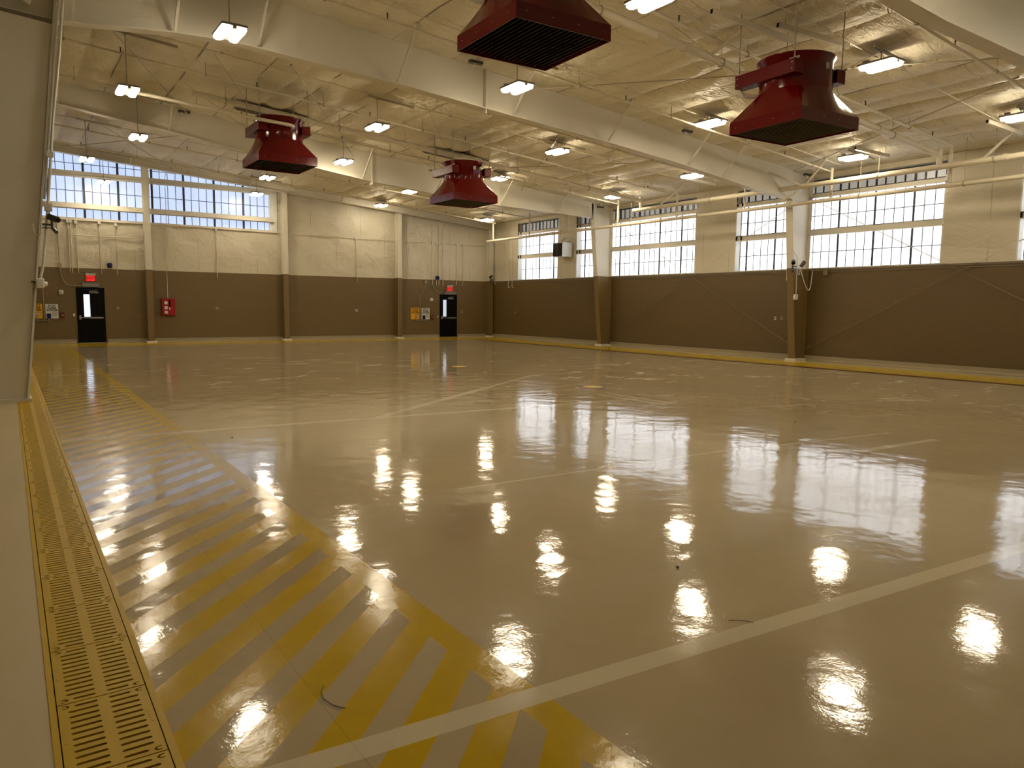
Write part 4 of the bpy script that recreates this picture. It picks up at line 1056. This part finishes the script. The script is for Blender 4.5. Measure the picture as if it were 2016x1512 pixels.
# unit heater on the right wall
t = thing('unit_heater', 'white boxy heater with a dark louvred front on the right wall', 'heater', (21.25, 27.1, 4.2))
m = MB(t.location); m.box((20.98, 26.75, 3.92), (XW - .04, 27.45, 4.56)); m.build('casing', 'jamb', t, bevel=.012)
m = MB(t.location); m.box((20.955, 26.78, 3.95), (20.98, 27.42, 4.53)); fr = m.build('front_grille', 'black', t)
m = MB(t.location)
for i in range(7): zz = 4.0 + .08 * i; m.bar((20.945, 26.82, zz), (20.945, 27.38, zz), .02, .012)
m.bar((20.94, 27.1, 3.97), (20.94, 27.1, 4.5), .02, .02); m.build('louvre_blades', 'grey_box', fr)
m = MB(t.location)
for yv in (26.85, 27.35): m.bar((21.2, yv, 4.56), (XW - .02, yv, 4.80), .03, .03); m.bar((XW - .06, yv, 4.1), (XW, yv, 4.1), .05, .05)
m.build('wall_bracket', 'white_paint', t)

# security lights / dark floods at the beam ends
for (p, lab) in (((20.85, 24.05, 5.80), 'small dark camera at the end of the second roof beam'), ((20.95, 14.35, 5.82), 'small dark camera at the end of the largest roof beam'), ((4.4, 14.0, zc(4.4) - .16), 'small dark bracket at the top of the largest beam, left'), ((9.6, 24.4, zc(9.6) - .2), 'small dark bracket at the top of the second beam'), ((4.6, 24.0, zc(4.6) - .16), 'small dark bracket at the second beam on the left'), ((8.6, 14.1, zc(8.6) - .2), 'small dark bracket behind the light under the nearest red unit'), ((15.2, 14.1, zc(15.2) - .18), 'small dark bracket at the beam left of the near right red unit')):
    t = thing('roof_bracket', lab, 'bracket', p, 'dark roof brackets'); x, y, z = p
    m = MB(p); m.box((x - .16, y - .05, z), (x + .16, y + .05, z + .06)); m.build('plate', 'detector', t)
    m = MB(p); m.tube([(x - .06, y, z), (x - .08, y - .04, z - .07)], .03, 10); m.box((x + .02, y - .03, z + .05), (x + .06, y + .03, zc(x) - z + z)); m.build('clamp', 'white_paint', t)

# heat detector with ring near the top right
t = thing('roof_sensor', 'small cream box with a hanging cable ring near the top right beam', 'sensor', (10.9, 6.25, 6.2)); x, y, z = t.location
zt = zc(x) - .03
m = MB(t.location); m.box((x - .09, y - .07, z), (x + .09, y + .07, z + .12)); m.build('housing', 'white_plastic', t, bevel=.01)
m = MB(t.location); m.tube([(x, y, z + .12), (x, y, zt)], .02, 8); m.build('mount', 'rod', t)
m = MB(t.location); m.tube([(x, y, z), (x, y, z - .10)] , .005, 6); m.tube([(x + .06 * math.sin(2 * PI * i / 20), y, z - .16 + .06 * math.cos(2 * PI * i / 20)) for i in range(21)], .008, 6); m.build('cable_ring', 'rod', t)

# floor covers, debris
for x, y, lab in ((10.06, 17.27, 'round yellow floor cover farther back, near the door reflection'), (9.98, 11.62, 'round yellow floor cover nearer, above the double white marks')):
    t = thing('floor_cover', lab, 'floor cover', (x, y, 0), 'round yellow floor covers')
    m = MB(t.location); m.lathe((x, y, 0), [(.27, 0), (.27, .006), (.205, .007), (.205, 0)], 32); m.build('rim', 'dark_red', t)
    m = MB(t.location); m.lathe((x, y, 0), [(.203, 0), (.203, .006), (.19, .009), (.02, .010)], 32); m.build('lid', 'yellow', t)
    m = MB(t.location); m.box((x - .03, y - .03, .009), (x + .03, y + .03, .013)); m.build('centre_plug', 'white_plastic', t)
def scrap(pts, label, r=.0018):
    t = tag(MB(pts[0]).tube(pts, r, 6).build('wire_scrap', 'wire', None), label, 'debris', 'bits of debris on the floor')
scrap([(1.06, 2.98, .004), (1.03, 2.93, .006), (1.02, 2.87, .006), (1.035, 2.80, .006), (1.07, 2.755, .004)], 'thin curled black wire on the hatched walkway')
scrap([(3.10, 2.46, .004), (3.14, 2.43, .006), (3.17, 2.40, .006), (3.19, 2.37, .004)], 'thin curved black wire on open floor at the lower right', .0018)
for (x, y, lab) in ((2.22, 9.35, 'tiny dark leaf scrap above the hatched walkway border'), (3.47, 3.17, 'tiny black pebble just below the white line'), (7.3, 5.2, 'tiny dark scrap right of the window reflections'), (9.5, 6.5, 'tiny dark scrap near the right edge of the floor')):
    bmm = bmesh.new(); bmesh.ops.create_icosphere(bmm, subdivisions=2, radius=.013)
    for v in bmm.verts: v.co *= 1 + .35 * mnoise.noise(v.co * 60 + Vector((x, y, 0))); v.co.z = v.co.z * .45 + .008
    me = bpy.data.meshes.new('floor_scrap'); bmm.to_mesh(me); bmm.free(); me.materials.append(M['wire'])
    o = bpy.data.objects.new('floor_scrap', me); col.objects.link(o); o.location = (x, y, .001); tag(o, lab, 'debris', 'bits of debris on the floor')

# ------------------------------------------------------------------ LIGHT & CAMERA
w = bpy.data.worlds.new('world'); scn.world = w; w.use_nodes = True
w.node_tree.nodes['Background'].inputs[0].default_value = (.75, .85, 1, 1); w.node_tree.nodes['Background'].inputs[1].default_value = .6

cam = bpy.data.cameras.new('camera'); co = bpy.data.objects.new('camera', cam); col.objects.link(co); scn.camera = co
f_px, pitch, roll, yaw, hcam = 1450.5, .10574, .01152, .59975, 1.66124
cy, sy, cp, sp_ = math.cos(yaw), math.sin(yaw), math.cos(pitch), math.sin(pitch)
F = Vector((sy * cp, cy * cp, -sp_)); R0v = Vector((cy, -sy, 0)); U0 = R0v.cross(F)
Rv = math.cos(roll) * R0v + math.sin(roll) * U0; Uv = -math.sin(roll) * R0v + math.cos(roll) * U0
mw = Matrix((Rv, Uv, -F)).transposed().to_4x4(); mw.translation = (0, 0, hcam); co.matrix_world = mw
cam.sensor_fit = 'HORIZONTAL'; cam.sensor_width = 36; cam.lens = 36 * f_px / 2016; cam.clip_end = 200; cam.clip_start = .05
scn.view_settings.view_transform = 'Standard'; scn.view_settings.look = 'None'; scn.view_settings.exposure = 0.0
scn.cycles.use_denoising = True
scn.cycles.use_adaptive_sampling = True; scn.cycles.adaptive_threshold = .15; scn.cycles.adaptive_min_samples = 8; scn.cycles.max_bounces = 4; scn.cycles.diffuse_bounces = 4; scn.cycles.glossy_bounces = 3; scn.cycles.transmission_bounces = 0; scn.cycles.caustics_reflective = False; scn.cycles.sample_clamp_indirect = 6; scn.cycles.sample_clamp_direct = 0
